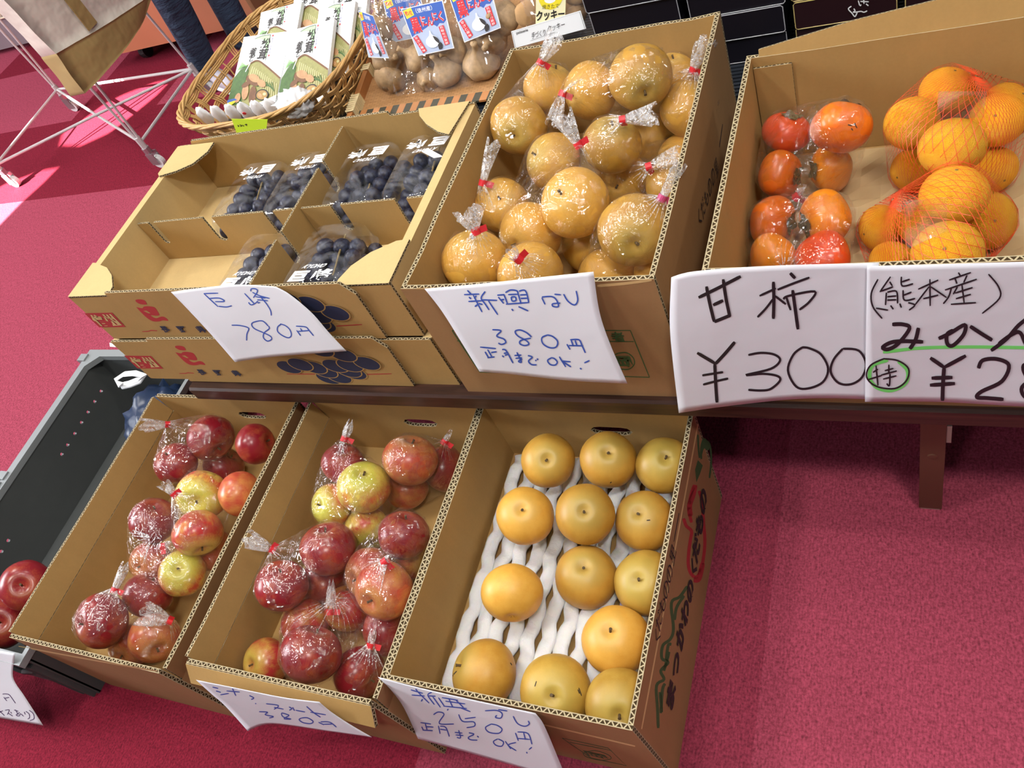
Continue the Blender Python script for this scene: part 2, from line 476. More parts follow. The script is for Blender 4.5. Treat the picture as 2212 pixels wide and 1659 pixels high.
# bevelled board
pr = [(y0, .300), (y0, .326), (y0 + .004, .33), (y1, .33), (y1, .300)]
vs = [(x, a, b) for x in (x0, x1) for a, b in pr]
m_.add(vs, [(0, 1, 6, 5), (1, 2, 7, 6), (2, 3, 8, 7), (3, 4, 9, 8), (4, 0, 5, 9), (4, 3, 2, 1, 0), (5, 6, 7, 8, 9)])
m_.build('table_top', WOODM, tb)
for lx in (.0145, -1.05, .85):
    m_ = MB(); yl = .676
    if lx == .0145:
        m_.box((lx - .0155, yl, .006), (lx + .0155, yl + .02, .30)); m_.box((lx - .013, yl + .002, 0), (lx + .013, yl + .018, .006), 1)
        for z in (.265, .155): m_.lathe([(.0001, .0015), (.005, .0012), (.0065, 0)], 12, 0, Matrix.Translation((lx, yl - .0001, z)) @ Matrix.Rotation(pi / 2, 4, 'X'))
        m_.box((lx + .016, yl + .004, .185), (lx + .022, yl + .016, .225), 1)
        m_.box((lx - .016, yl + .02, .27), (lx + .035, yl + .05, .30))
        m_.build('leg', [BROWN, pbr('cream_plastic', (.55, .5, .42), .5)], tb)
        b = MB(); b.tube([(lx - .02, yl + .03, .20), (lx - .20, yl + .06, .292)], .007, 8); b.tube([(lx - .02, yl + .05, .175), (lx - .26, yl + .08, .292)], .005, 8); b.build('folding_brace', BROWN, tb)
    else:
        m_.box((lx - .0155, 1.04, 0), (lx + .0155, 1.06, .30)); m_.build('leg', BROWN, tb)

# ------------------------------------------------------------------ cardboard boxes
hands = lambda cx, cz, w=.07, h=.022: [(cx + w / 2 * a, cz + h / 2 * b) for a, b in ((-1, 0), (-.8, -.8), (-.5, -1), (.5, -1), (.8, -.8), (1, 0), (.8, .8), (.5, 1), (-.5, 1), (-.8, .8))]


def open_box(name, label, x0, x1, y0, y1, z0, z1, zf, flap=0, lean=0, front_flap=0, hole=False, wavy=0, out=None, t=.007):
    """a carton: four panels, a bottom and an inner floor at zf; flap = bent top strip on the two long sides"""
    out = out or KRAFT_OUT
    b = thing(name, label, 'cardboard box', ((x0 + x1) / 2, (y0 + y1) / 2, z0)); MS = [out, EDGE, KRAFT]
    w, d, h = x1 - x0, y1 - y0, z1 - z0
    fz = h - flap

    def rim(L, hh):   # slightly worn top edge
        return [(L * k / 8, hh - (wavy * rnd.uniform(0, 1) if 0 < k < 8 else 0)) for k in range(8, -1, -1)]
    m = MB(); m.plate([(0, 0), (w, 0)] + rim(w, h), (x0, y0, z0), (1, 0, 0), (0, 0, 1), t, holes=[hands(w * .45, h - .05, .075, .012)] if hole == 'front' else (), mf=0, mb=2); m.build('front_panel', MS, b)
    m = MB(); m.plate([(0, 0), (w, 0)] + rim(w, h), (x1, y1, z0), (-1, 0, 0), (0, 0, 1), t, holes=[hands(w * .40, h - .055)] if hole else (), mf=0, mb=2); m.build('back_panel', MS, b)
    for sx in (0, 1):
        m = MB(); O = (x0, y1 - t, z0) if sx == 0 else (x1, y0 + t, z0); U = (0, -1, 0) if sx == 0 else (0, 1, 0); L = d - 2 * t
        m.plate([(0, 0), (L, 0), (L, fz), (0, fz)] if flap else [(0, 0), (L, 0)] + rim(L, h), O, U, (0, 0, 1), t, mf=0, mb=2)
        sp = m.build('side_panel', MS, b)
        if flap:
            m = MB(); dx = (-lean if sx == 0 else lean); O2 = V(O) + V((0, 0, fz)); Wv = V((dx, 0, flap)); L2 = Wv.length
            m.plate([(.002, 0), (L - .002, 0)] + [(a * (L - .004) / L + .002, c) for a, c in rim(L, L2)], O2, U, Wv, t, mf=0, mb=2); m.build('bent_flap', MS, sp)
    m = MB(); m.plate([(t, t), (w - t, t), (w - t, d - t), (t, d - t)], (x0, y0, zf), (1, 0, 0), (0, 1, 0), .004); m.build('inner_floor', [KRAFT, EDGE], b)
    m = MB(); m.plate([(t, t), (w - t, t), (w - t, d - t), (t, d - t)], (x0, y0, z0 + .004), (1, 0, 0), (0, 1, 0), .004); m.build('bottom_panel', [KRAFT, EDGE], b)
    if front_flap:
        m = MB(); m.plate([(0, 0), (w + .004, 0), (w + .004, front_flap), (0, front_flap)], (x0 - .002, y0 - .022, z1 - front_flap * .86), (1, 0, 0), V((0, .021, front_flap * .84)), t, mf=2, mb=0); m.build('front_flap', [KRAFT_OUT, EDGE, KRAFT], b)
    return b


LZ = .25
box_l = open_box('apple_box', 'leftmost lower cardboard box, holding bagged red and yellow apples beside grey crate', -1.398, -1.036, .160, .674, 0, LZ, .10, flap=.05, lean=.010, hole=True, wavy=.002)
box_m = open_box('apple_box', 'middle lower cardboard box of bagged red apples with front flap folded out', -.994, -.656, .184, .674, 0, LZ, .10, flap=.05, lean=.009, front_flap=.035, hole=True, wavy=.002)
box_r = open_box('pear_box', 'lower right cardboard box of loose pears with red apple print on its side', -.648, -.297, .220, .675, 0, LZ, .108, hole=True, wavy=.0015)
box_u = open_box('pear_box', 'tall cardboard box on the table heaped with bagged tan pears', -.627, -.279, .643, 1.180, TOP, .565, .385, wavy=.003)
box_p = open_box('citrus_box', 'cardboard box at right end of table with persimmons and netted mandarins', -.222, .48, .640, 1.040, TOP, .575, .405, wavy=.002)
for b in (box_l, box_m, box_r, box_u): b['group'] = 'deep cardboard fruit boxes'

# small pieces of the cartons
m = MB(); m.plate([(0, 0), (.66, 0), (.66, .05), (.30, .046), (.12, .03), (.0, .012)], (-.205, 1.0335, .572), (1, 0, 0), (0, .28, 1), .004, mf=0)
m.build('back_flap', [KRAFT, EDGE], box_p)
m = MB(); m.plate([(0, 0), (.05, 0), (.05, .15), (0, .15)], (-.214, 1.030, .41), (1, 0, 0), (0, 0, 1), .005); m.build('glue_tab', [KRAFT, EDGE], box_p)
# crumpled brown paper on the persimmon box floor
m = MB(); nx, ny = 26, 18
vs = [(-.212 + .682 * i / nx, .65 + .378 * j / ny, .4065 + .010 * max(0, rnd.gauss(.3, .35)) * (0 if i in (0, nx) or j in (0, ny) else 1)) for j in range(ny + 1) for i in range(nx + 1)]
m.add(vs, [(j * (nx + 1) + i, j * (nx + 1) + i + 1, (j + 1) * (nx + 1) + i + 1, (j + 1) * (nx + 1) + i) for j in range(ny) for i in range(nx)])
tag(m.build('liner_paper', pbr('brown_liner_paper', (.48, .34, .17), .7)), 'crumpled brown paper lining the floor of persimmon and mandarin box', 'paper')

# printing on the cartons
hit_r = lambda x, y: at_x(x, y, -.297)
m = MB(); cc = crop(1400, 900, 2.185)
ink(m, [cc(l) for l in ([(215, 330), (200, 380), (193, 440), (205, 500)], [(168, 480), (180, 515), (205, 540), (200, 580), (192, 640), (190, 700), (205, 745), (232, 755), (255, 700), (268, 600), (262, 500), (255, 400), (240, 350)])], hit_r, 7, 0)
ink(m, [cc([(222, 322), (212, 370), (196, 420), (200, 470)]), cc([(215, 770), (240, 765), (258, 690)])], hit_r, 11, 0)
ink(m, [cc([(235, 85), (238, 150), (243, 195)]), cc([(252, 200), (250, 150), (265, 115), (290, 130), (298, 200), (290, 290)])], hit_r, 4, 1)
shape_px(m, cc([(228, 310), (222, 250), (235, 205), (258, 230), (245, 270)]), hit_r, 1)
shape_px(m, cc([(248, 205), (245, 150), (262, 100), (290, 130), (285, 160), (265, 150), (255, 180)]), hit_r, 1, curve=3)
ink(m, [cc(l) for l in ([(48, 1470), (45, 1380), (40, 1270), (75, 1240), (60, 1200), (95, 1160), (65, 1140), (70, 1080), (105, 1050), (120, 1000), (110, 880), (150, 850), (185, 800)], [(60, 1400), (68, 1290), (80, 1260)], [(75, 1200), (100, 1110)], [(125, 960), (135, 900), (170, 845)], [(65, 1395), (55, 1300)], [(85, 1150), (95, 1080), (110, 1075)])], hit_r, 6.5, 1)
UY, UZ = V((0, 1, 0)), V((0, 0, 1))
for ch, x, y, s in [('ま', 105, 1310, .040), ('つ', 125, 1165, .040), ('か', 150, 1030, .042), ('わ', 172, 920, .040), ('の', 196, 822, .036), ('く', 212, 712, .040), ('だ', 224, 620, .042), ('も', 240, 508, .042), ('の', 258, 400, .042)]:
    c = hit_r(*cc([(x, y)])[0]); text_on(m, ch, c - UY * s * (.2 if ch == 'く' else .43) - UZ * s * .55 + V((.0008, 0, 0)), UY, UZ, s * (.42 if ch == 'く' else .86), s * (.75 if ch == 'つ' else 1.1), 2, .05)
for ch, x, y in [('く', 40, 1035), ('だ', 48, 962), ('も', 64, 888), ('の', 82, 815), ('の', 98, 740), ('里', 113, 650)]:
    c = hit_r(*cc([(x, y)])[0]); text_on(m, ch, c - UY * (.006 if ch == 'く' else .011) - UZ * .014 + V((.0008, 0, 0)), UY, UZ, .012 if ch == 'く' else .022, .028, 2, .0)
ink(m, [cc([(122, 590), (146, 455)])], hit_r, 1.6, 2)
m.build('side_print', [RED_PRINT, GREEN_PRINT, DARK_PRINT], box_r)
m = MB(); ink(m, [[(1386, 1575), (1432, 1330), (1478, 1080), (1508, 915)]], hit_r, 3, 0)
ink(m, [[(1172, 1565), (1300, 1595), (1372, 1612)]], lambda x, y: at_y(x, y, .220), 3, 0); m.build('crease_line', CREASE, box_r)
hit_f = lambda x, y: at_y(x, y, .220); cc = crop(800, 1059, 2.765)
m = MB(); ink(m, [cc([(1145, 1480), (1420, 1540), (1530, 1645), (1320, 1600), (1145, 1480)]), cc([(1190, 1505), (1440, 1555)])], hit_f, 1.6, 0, curve=False); m.build('printed_frame', [GREEN_PRINT], box_r); m = MB()
ink(m, [cc([(1270, 1570), (1340, 1555), (1420, 1580), (1435, 1605), (1370, 1612), (1290, 1592), (1270, 1570)])], hit_f, 1.6, 0)
m.build('printed_ring', [GREEN_PRINT], box_r); m = MB(); c = hit_f(*cc([(1350, 1582)])[0]); text_on(m, '岡', c - V((.016, 0, .014)), (1, 0, 0), UZ, .032, .028, 0, .01)
m.build('printed_mark', [GREEN_PRINT], box_r)
m = MB(); ink(m, [[(40, 1396), (190, 1424), (340, 1450)]], lambda x, y: at_y(x, y, .160), 3, 0)
m.build('crease_line', CREASE, box_l)
hit_u = lambda x, y: at_y(x, y, .643); cc = crop(900, 580, 4.254); m = MB()
ink(m, [cc([(325, 570), (1965, 570)]), cc([(1965, 570), (2140, 1000)]), cc([(2140, 1000), (580, 952)]), cc([(580, 952), (325, 570)]), cc([(372, 665), (1995, 672)])], hit_u, 2.4, 0, curve=False); m.build('printed_frame', [GREEN_PRINT], box_u); m = MB()
ink(m, [cc([(1850, 780), (1930, 775), (1990, 820), (2000, 880), (1950, 925), (1870, 920), (1800, 860), (1800, 810), (1850, 780)])], hit_u, 2.4, 0)
m.build('printed_ring', [GREEN_PRINT], box_u); m = MB()
for ch, x, y in [('生', 1560, 622), ('産', 1700, 622), ('者', 1850, 622)]:
    c = hit_u(*cc([(x, y)])[0]); text_on(m, ch, c - V((.009, .0006, .010)), (1, 0, 0), UZ, .018, .020, 0, .02)
m.build('printed_heading', [GREEN_PRINT], box_u); m = MB(); c = hit_u(*cc([(1895, 855)])[0]); text_on(m, '岡', c - V((.013, .0006, .013)), (1, 0, 0), UZ, .026, .026, 0, .03)
m.build('printed_mark', [GREEN_PRINT], box_u)
m = MB(); ink(m, [cc([(1660, 160), (1900, 140), (2160, 105)])], hit_u, 6, 0); m.build('crease_line', CREASE, box_u); m = MB(); ink(m, [cc([(0, 185), (300, 178)])], hit_u, 3, 0); m.build('crease_line', CREASE, box_u)
hit_s = lambda x, y: at_x(x, y, -.279); m = MB()
for ch, x, y in [('く', 1510, 470), ('だ', 1517, 449), ('も', 1524, 427), ('の', 1532, 404), ('の', 1539, 382), ('里', 1546, 362)]:
    c = hit_s(x, y); text_on(m, ch, c - UY * (.006 if ch == 'く' else .011) - UZ * .013 + V((.0008, 0, 0)), UY, UZ, .012 if ch == 'く' else .022, .026, 0, 0)
ink(m, [[(1554, 318), (1561, 268)]], hit_s, 1.6, 0); m.build('side_print', [DARK_PRINT], box_u)

# ------------------------------------------------------------------ the two stacked grape cartons


def grape_box(label, dx, dy, zb, full):
    x0, x1, y0, y1, h, t = -1.322 + dx, -.640 + dx, .662 + dy, 1.060 + dy, .1115, .005
    if full: x1 -= .018
    b = thing('grape_box', label, 'cardboard box', ((x0 + x1) / 2, .86, zb), 'stacked grape cartons'); MS = [KRAFT, EDGE]; zt = zb + h
    m = MB(); m.plate([(0, 0), (x1 - x0, 0), (x1 - x0, h), (0, h)], (x0, y0, zb), (1, 0, 0), UZ, t); m.build('front_wall', MS, b)
    m = MB(); a, c = -1.212 + dx - x0, -.735 + dx - x0
    m.plate([(a, .002), (c + .014, .002), (c + .016, .1), (c, h + .012), (a - .002, h + .014)], (x0, y0 - .0062, zb), (1, 0, 0), UZ, t); fp = m.build('front_panel', MS, b)
    m = MB(); m.plate([(0, 0), (x1 - x0, 0), (x1 - x0, h), (0, h)], (x1, y1, zb), (-1, 0, 0), UZ, t); m.build('back_wall', MS, b)
    for X, s in ((x0, 1), (x1, -1)):   # folded double side walls with a flat top
        m = MB(); m.box((min(X, X + s * .016), y0 + t, zb), (max(X, X + s * .016), y1 - t, zt - .002), 0); m.build('side_wall', [KRAFT_LIGHT], b)
    m = MB(); m.plate([(.006, .006), (x1 - x0 - .006, .006), (x1 - x0 - .006, y1 - y0 - .006), (.006, y1 - y0 - .006)], (x0, y0, zb + .006), (1, 0, 0), (0, 1, 0), .004); m.build('floor_panel', [KRAFT_LIGHT, EDGE], b)
    # printing
    pm = MB(); Y = y0 - .0062; F = lambda x, z: V((x + dx, Y, z + zb))
    M0 = .4515  # the front was read off the upper carton
    hu = lambda px, py: at_y(px, py, .6558) - V((0, 0, M0))
    loc = lambda px, py: (lambda q: V((q.x + dx, Y, q.z + zb)))(hu(px, py))
    cc = crop(120, 560, 5.027)
    for pl in ([(835, 425), (830, 405), (870, 397), (925, 408), (952, 445), (940, 455), (880, 450)],
               [(838, 483), (905, 495), (920, 478), (975, 473), (1035, 485), (1065, 520), (1090, 570), (1050, 577), (1000, 572), (1015, 590), (1060, 605), (1110, 587), (1150, 593), (1188, 632), (1130, 628), (1085, 640), (1020, 638), (960, 605), (900, 550)]):
        shape_px(pm, cc(pl), loc, 0, curve=3)
    shape_px(pm, cc([(915, 525), (950, 520), (995, 550), (975, 552)]), loc, 3, lift=.0009)
    PMS = [RED_PRINT, NAVY_PRINT, KRAFT, KRAFT]; pm.build('brush_mark', PMS, fp); pm = MB()
    ink(pm, [cc([(905, 752), (975, 748), (1000, 738), (1068, 743)])], loc, 2, 0, curve=False)
    ink(pm, [[(715, 697), (776, 693)], [(540, 702), (640, 699)]], loc, 2, 0)
    for ch, x in (('長', 1160), ('野', 1347), ('県', 1548)):
        c = loc(*cc([(x, 722)])[0]); text_on(pm, ch, c - V((.010, .0006, .0085)), (1, 0, 0), UZ, .020, .017, 1, .03)
    pm.build('place_name', PMS, fp); pm = MB()
    c2 = crop(360, 600, 5.267); hl = lambda px, py: at_y(px, py, .6558) - V((0, 0, .3400)) + V((0, 0, 0))
    loc2 = lambda px, py: (lambda q: V((q.x + dx - .004, Y, q.z + zb)))(hl(px, py))
    es = [loc(*q) for q in c2([(1605, 245), (1890, 350), (1690, 385), (1330, 190), (1740, 495)])] + [loc2(*q) for q in c2([(1840, 985), (1960, 915), (2110, 975), (1720, 935), (1560, 900), (1430, 935), (1880, 1060), (2000, 1050)])]
    for i, e in enumerate(sorted(es, key=lambda q: q.z)):
        for k, (r, mm) in enumerate(((1.10, 2), (1, 1))):
            pts = [e + V((.0225 * r * cos(a) + .002 * sin(a), -.0003 - .00007 * k - .00014 * i, .0165 * r * sin(a) - .003 * cos(a))) for a in [2 * pi * q / 28 for q in range(28)]]
            if max(p.z for p in pts) > zb + h + .010: pts = [V((p.x, p.y, min(p.z, zb + h + .010))) for p in pts]
            pts = [V((p.x, p.y, max(p.z, zb + .004))) for p in pts]
            pm.add(pts, [tuple(range(28))], mm)
    pm.build('grape_print', PMS, fp)
    sm = MB(); Yw = y0 - .0004
    hs = lambda px, py: (lambda q: V((q.x + dx, Yw, q.z - M0 + zb)))(at_y(px, py, .662))
    q4 = [hs(*p) for p in cc([(275, 550), (575, 543), (727, 700), (440, 706)])]; sm.quad(q4[3], q4[2], q4[1], q4[0], 0)
    bl, wv = q4[3], q4[2] - q4[3]; hv = q4[0] - q4[3]
    text_on(sm, '信', bl + wv * .06 + hv * .10, wv, hv, wv.length * .42, hv.length * .8, 1, .045, .0004)
    text_on(sm, '州', bl + wv * .52 + hv * .10, wv, hv, wv.length * .42, hv.length * .8, 1, .045, .0004)
    sm.build('red_seal', [RED_PRINT, KRAFT_LIGHT], b)
    return b, (x0, x1, y0, y1, zb, zt)


gb2, _ = grape_box('lower of two stacked grape cartons, standing directly on the dark wooden table edge', -.006, -.0068, TOP, False)
gb1, gd = grape_box('upper of two stacked grape cartons, open and holding clear packs of dark grapes', 0, 0, TOP + .1130, True)
gx0, gx1, gy0, gy1, gzb, gzt = gd
for pl in ([(137, 644), (192, 568), (207, 568), (231, 578), (241, 594), (243, 618), (228, 645)], [(372, 318), (461, 307), (448, 327), (416, 353), (380, 369), (343, 380), (333, 376)],
           [(908, 226), (1018, 210), (969, 290), (946, 284), (921, 268), (906, 250)], [(886, 516), (856, 520), (800, 545), (758, 574), (730, 604), (722, 622), (850, 614)]):
    ps = [at_z(x, y, gzt + .003) for x, y in pl]; m = MB()
    m.plate([(min(max(p.x, gx0), gx1), min(max(p.y, gy0), gy1)) for p in ps], (0, 0, gzt + .003), (1, 0, 0), (0, 1, 0), .004); m.build('corner_tab', [KRAFT_LIGHT, EDGE], gb1)
m = MB(); m.plate([(.035, 0), (.50, 0), (.497, .008), (.04, .010)], (gx0, gy1 - .005, gzt), (1, 0, 0), UZ, .005); m.build('back_panel', [KRAFT, EDGE], gb1)


def slotted(name, O, U, L, H, slots):
    o = [(0, 0), (L, 0), (L, H)]
    for a, b, dpt in sorted(slots, reverse=True):
        r = (b - a) / 2; c = (a + b) / 2
        o += [(b, H)] + [(c + r * cos(t), H - dpt - r * sin(t)) for t in [pi * k / 8 for k in range(9)]] + [(a, H)]
    o += [(0, H)]
    m = MB(); m.plate(o, O, U, UZ, .004); m.build(name, [KRAFT, EDGE], gb1)


fz = gzb + .0065
gxa = gx0 + .017; gxb = gx1 - .017
slotted('long_divider', (gxa, .853, fz), (1, 0, 0), -.929 - gxa, .092, [(x - gxa, x + w - gxa, .045) for x, w in ((-1.277, .014), (-1.142, .022), (-1.003, .022))])
slotted('long_divider', (-.921, .853, fz), (1, 0, 0), gxb + .921, .092, [(x + .921, x + w + .921, .045) for x, w in ((-.861, .02), (-.737, .022))])
slotted('cross_divider', (-.923, gy0 + .007, fz), (0, 1, 0), gy1 - gy0 - .014, .100, [(.767 - gy0, .786 - gy0, .05), (.937 - gy0, .957 - gy0, .05)])

# ------------------------------------------------------------------ fruit
_fm = {}


def fruit_mesh(kind, mt):
    k = (kind, mt.name)
    if k in _fm: return _fm[k]
    n, L = 40, 28; m = MB()
    prof = []
    for i in range(L + 1):
        t = pi * i / L; x, z = sin(t), cos(t)
        if kind == 'pear': z = .90 * z - .16 * math.exp(-(x / .20) ** 2) * (z > 0) + .12 * math.exp(-(x / .17) ** 2) * (z < 0); x *= 1 - .02 * z
        elif kind == 'apple': x *= 1 + .05 * z; z = .90 * z - .24 * math.exp(-(x / .27) ** 2) * (z > 0) + .15 * math.exp(-(x / .22) ** 2) * (z < 0)
        elif kind == 'persimmon': x = abs(x) ** .85; z = .80 * z - .10 * math.exp(-(x / .35) ** 2) * (z > 0) + .03 * math.exp(-(x / .2) ** 2) * (z < 0)
        else: z = .86 * z - .04 * math.exp(-(x / .15) ** 2) * (z > 0) + .04 * math.exp(-(x / .2) ** 2) * (z < 0)
        prof.append((x, z))
    fl = {'pear': lambda a, i: 1 + .012 * sin(2 * a + 1) + .008 * sin(5 * a), 'apple': lambda a, i: 1 + .02 * cos(5 * a) * (prof[i][1] < 0) + .015 * sin(2 * a),
          'persimmon': lambda a, i: 1 + .045 * cos(4 * a), 'mandarin': lambda a, i: 1 + .012 * sin(3 * a) + .01 * cos(2 * a)}[kind]
    m.lathe(prof, n, 0, None, fl)
    me = m.mesh(kind, [mt], True, True); _fm[k] = me
    return me


def stem_mesh(kind):
    if ('s', kind) in _fm: return _fm[('s', kind)]
    m = MB()
    if kind == 'persimmon':
        for q in range(4):
            a = q * pi / 2 + .3; vs = []
            for i in range(7):
                r = .50 * i / 6; w = .20 * sin(pi * min(1, .15 + .85 * i / 6)); zz = .70 + .08 * (i / 6) ** 2 + .03 * (i % 2)
                for s in (-1, 1): vs.append((r * cos(a) - s * w * sin(a), r * sin(a) + s * w * cos(a), zz + .02))
            m.add(vs, [(2 * i, 2 * i + 1, 2 * i + 3, 2 * i + 2) for i in range(6)])
        m.tube([(0, 0, .68), (0, 0, .80)], .07, 7); me = m.mesh('calyx', [CALYX])
    elif kind == 'mandarin':
        m.lathe([(.0001, .845), (.04, .845), (.065, .815), (.0001, .80)], 7, 0); me = m.mesh('stem_button', [pbr('green_brown_button', (.22, .15, .04), .8)])
    else:
        z0 = .70 if kind == 'pear' else .63
        m.tube([(0, 0, z0), (.01, 0, z0 + .08), (.03, .01, z0 + .15), (.05, .02, z0 + .20)], [.05, .038, .038, .05], 7)
        me = m.mesh('stem', [STEM])
    _fm[('s', kind)] = me
    return me


def calyx_end():
    if 'ce' not in _fm:
        m = MB()
        for q in range(5):
            a = q * 2 * pi / 5; m.add([(.02 * cos(a + 1.5), .02 * sin(a + 1.5), -.77), (.02 * cos(a - 1.5), .02 * sin(a - 1.5), -.77), (.12 * cos(a), .12 * sin(a), -.83)], [(0, 1, 2)])
        m.lathe([(.0001, -.755), (.07, -.765), (.09, -.80)], 8); _fm['ce'] = m.mesh('calyx', [STEM])
    return _fm['ce']


def fruit(kind, mt, P, r, ax, label, cat, group):
    """ax = (sx, sy): where the stem hollow shows on the disc, as photo directions in radii; a third value -1 turns it away"""
    P = V(P); d = (P - C0).normalized(); sx, sy = ax[0], ax[1]
    e1 = (RX - RX.dot(d) * d).normalized(); e2 = d.cross(e1) if d.cross(e1).dot(RD) > 0 else -d.cross(e1)
    c = sqrt(max(0, 1 - sx * sx - sy * sy)); a = (e1 * sx + e2 * sy - d * c)
    if len(ax) > 2: a = -a if ax[2] == -2 else (e1 * sx + e2 * sy + d * c)
    nm = {'pear': 'nashi_pear', 'apple': 'apple', 'persimmon': 'persimmon', 'mandarin': 'mandarin'}[kind]
    o = bpy.data.objects.new(nm, fruit_mesh(kind, mt)); COL.objects.link(o)
    q = a.to_track_quat('Z', 'Y') @ Matrix.Rotation(rnd.uniform(0, 6.28), 3, 'Z').to_quaternion()
    o.rotation_mode = 'QUATERNION'; o.rotation_quaternion = q; o.location = P; o.scale = (r, r, r)
    tag(o, label, cat, group)
    s = bpy.data.objects.new({'persimmon': 'calyx', 'mandarin': 'stem_button'}.get(kind, 'stem'), stem_mesh(kind)); COL.objects.link(s); s.parent = o
    if kind in ('pear', 'apple') and len(ax) > 2:
        s = bpy.data.objects.new('calyx', calyx_end()); COL.objects.link(s); s.parent = o
    return o


G = 'loose pears on the foam net'; LW = 'on white foam net'
PL = [((-.523, .600, .208), .0426, NASHI, (-.05, -.05), 'tan pear at back left ' + LW), ((-.426, .609, .207), .0436, NASHI, (-.02, -.3), 'tan pear second from left in back row ' + LW),
      ((-.343, .614, .192), .0426, NASHI3, (.05, -.3), 'pear at the far back right corner ' + LW), ((-.535, .503, .206), .0441, NASHI2, (-.15, -.25), 'orange-tan pear at left of second row ' + LW),
      ((-.441, .515, .206), .0445, NASHI, (-.05, -.12), 'tan pear in middle of second row ' + LW), ((-.361, .529, .174), .0441, NASHI, (-.25, -.3), 'tan pear with dark nick at right of second row ' + LW),
      ((-.528, .387, .190), .0450, NASHI2, (.0, .88, -2), 'bright tan pear lying with calyx end toward viewer ' + LW), ((-.435, .438, .158), .0464, NASHI, (-.1, -.35), 'large tan pear with upright stem in the middle ' + LW),
      ((-.345, .441, .157), .0464, NASHI3, (-.3, -.1), 'greenish pear against right wall, third row ' + LW), ((-.549, .274, .161), .0488, NASHI, (-.88, -.3), 'tan pear alone in front left corner, stem turned away ' + LW),
      ((-.438, .270, .159), .0492, NASHI3, (-.1, .15), 'olive pear with scratches at middle front ' + LW), ((-.371, .353, .158), .0474, NASHI2, (-.2, -.3), 'orange-tan pear with stem by right wall, fourth row ' + LW),
      ((-.346, .268, .158), .0474, NASHI3, (-.05, .3), 'olive pear in the front right corner ' + LW)]
FL = [fruit('pear', mt, P, r, ax, lb, 'pear', G) for P, r, mt, ax, lb in PL]

B = 'bagged pears in the tall box'; T_ = ' in tall box on table'
PU = [((-.571, 1.006, .536), .0448, (-.2, .41), 'bagged pear with hollow toward viewer at back left' + T_), ((-.545, 1.099, .532), .0423, (.3, -.9), 'bagged pear right behind the back left red tie' + T_),
      ((-.467, 1.069, .537), .0433, (-.8, .2), 'bagged pear just left of the topmost big pear' + T_), ((-.380, 1.057, .555), .0478, (.2, .5), 'topmost big bagged pear at the back' + T_),
      ((-.323, 1.064, .485), .0443, (.5, -.7), 'bagged pear under crinkled tail at back right' + T_), ((-.358, 1.134, .498), .0382, (0, -.9), 'pear peeping out behind the topmost big pear' + T_),
      ((-.417, .969, .509), .0443, (0, -.8), 'bagged pear with red tie above it in centre' + T_), ((-.395, 1.076, .426), .0413, (.7, .2), 'shaded pear low behind the centre pear' + T_),
      ((-.337, 1.020, .424), .0408, (.7, -.3), 'pear against the right wall toward the back' + T_), ((-.510, .954, .501), .0443, (-.8, -.3), 'bagged pear below the back left pear, behind a tied neck' + T_),
      ((-.437, .831, .524), .0489, (-.5, -.32), 'largest bagged pear with stem, in middle of heap' + T_), ((-.427, .986, .427), .0423, (-.2, .25), 'bagged pear with dimple right of the middle red tie' + T_),
      ((-.332, .941, .445), .0433, (.6, -.3), 'bagged pear against right wall behind the violet tie' + T_), ((-.581, .883, .486), .0418, (-.1, -.3), 'yellow bagged pear under a tall twisted tail at left wall' + T_),
      ((-.519, .823, .479), .0468, (-.6, .4), 'bagged pear below and left of the largest pear' + T_), ((-.345, .785, .508), .0489, (.05, .41), 'bagged pear with hollow toward viewer at front right' + T_),
      ((-.576, .749, .505), .0473, (-.1, -.85), 'orange bagged pear in the front left corner' + T_), ((-.488, .730, .490), .0468, (.5, .6), 'bagged pear at middle front just behind the price sign' + T_),
      ((-.450, .850, .425), .0423, (.6, -.3), 'shaded pear low in the middle gap' + T_), ((-.405, .781, .427), .0423, (.2, .7), 'pear low at the front under film, right of sign' + T_),
      ((-.326, .784, .424), .0408, (.7, 0), 'pear low in front right corner' + T_)]
FU = [fruit('pear', NASHI2 if i % 3 else NASHI, P, r, ax, lb, 'pear', B) for i, (P, r, ax, lb) in enumerate(PU)]

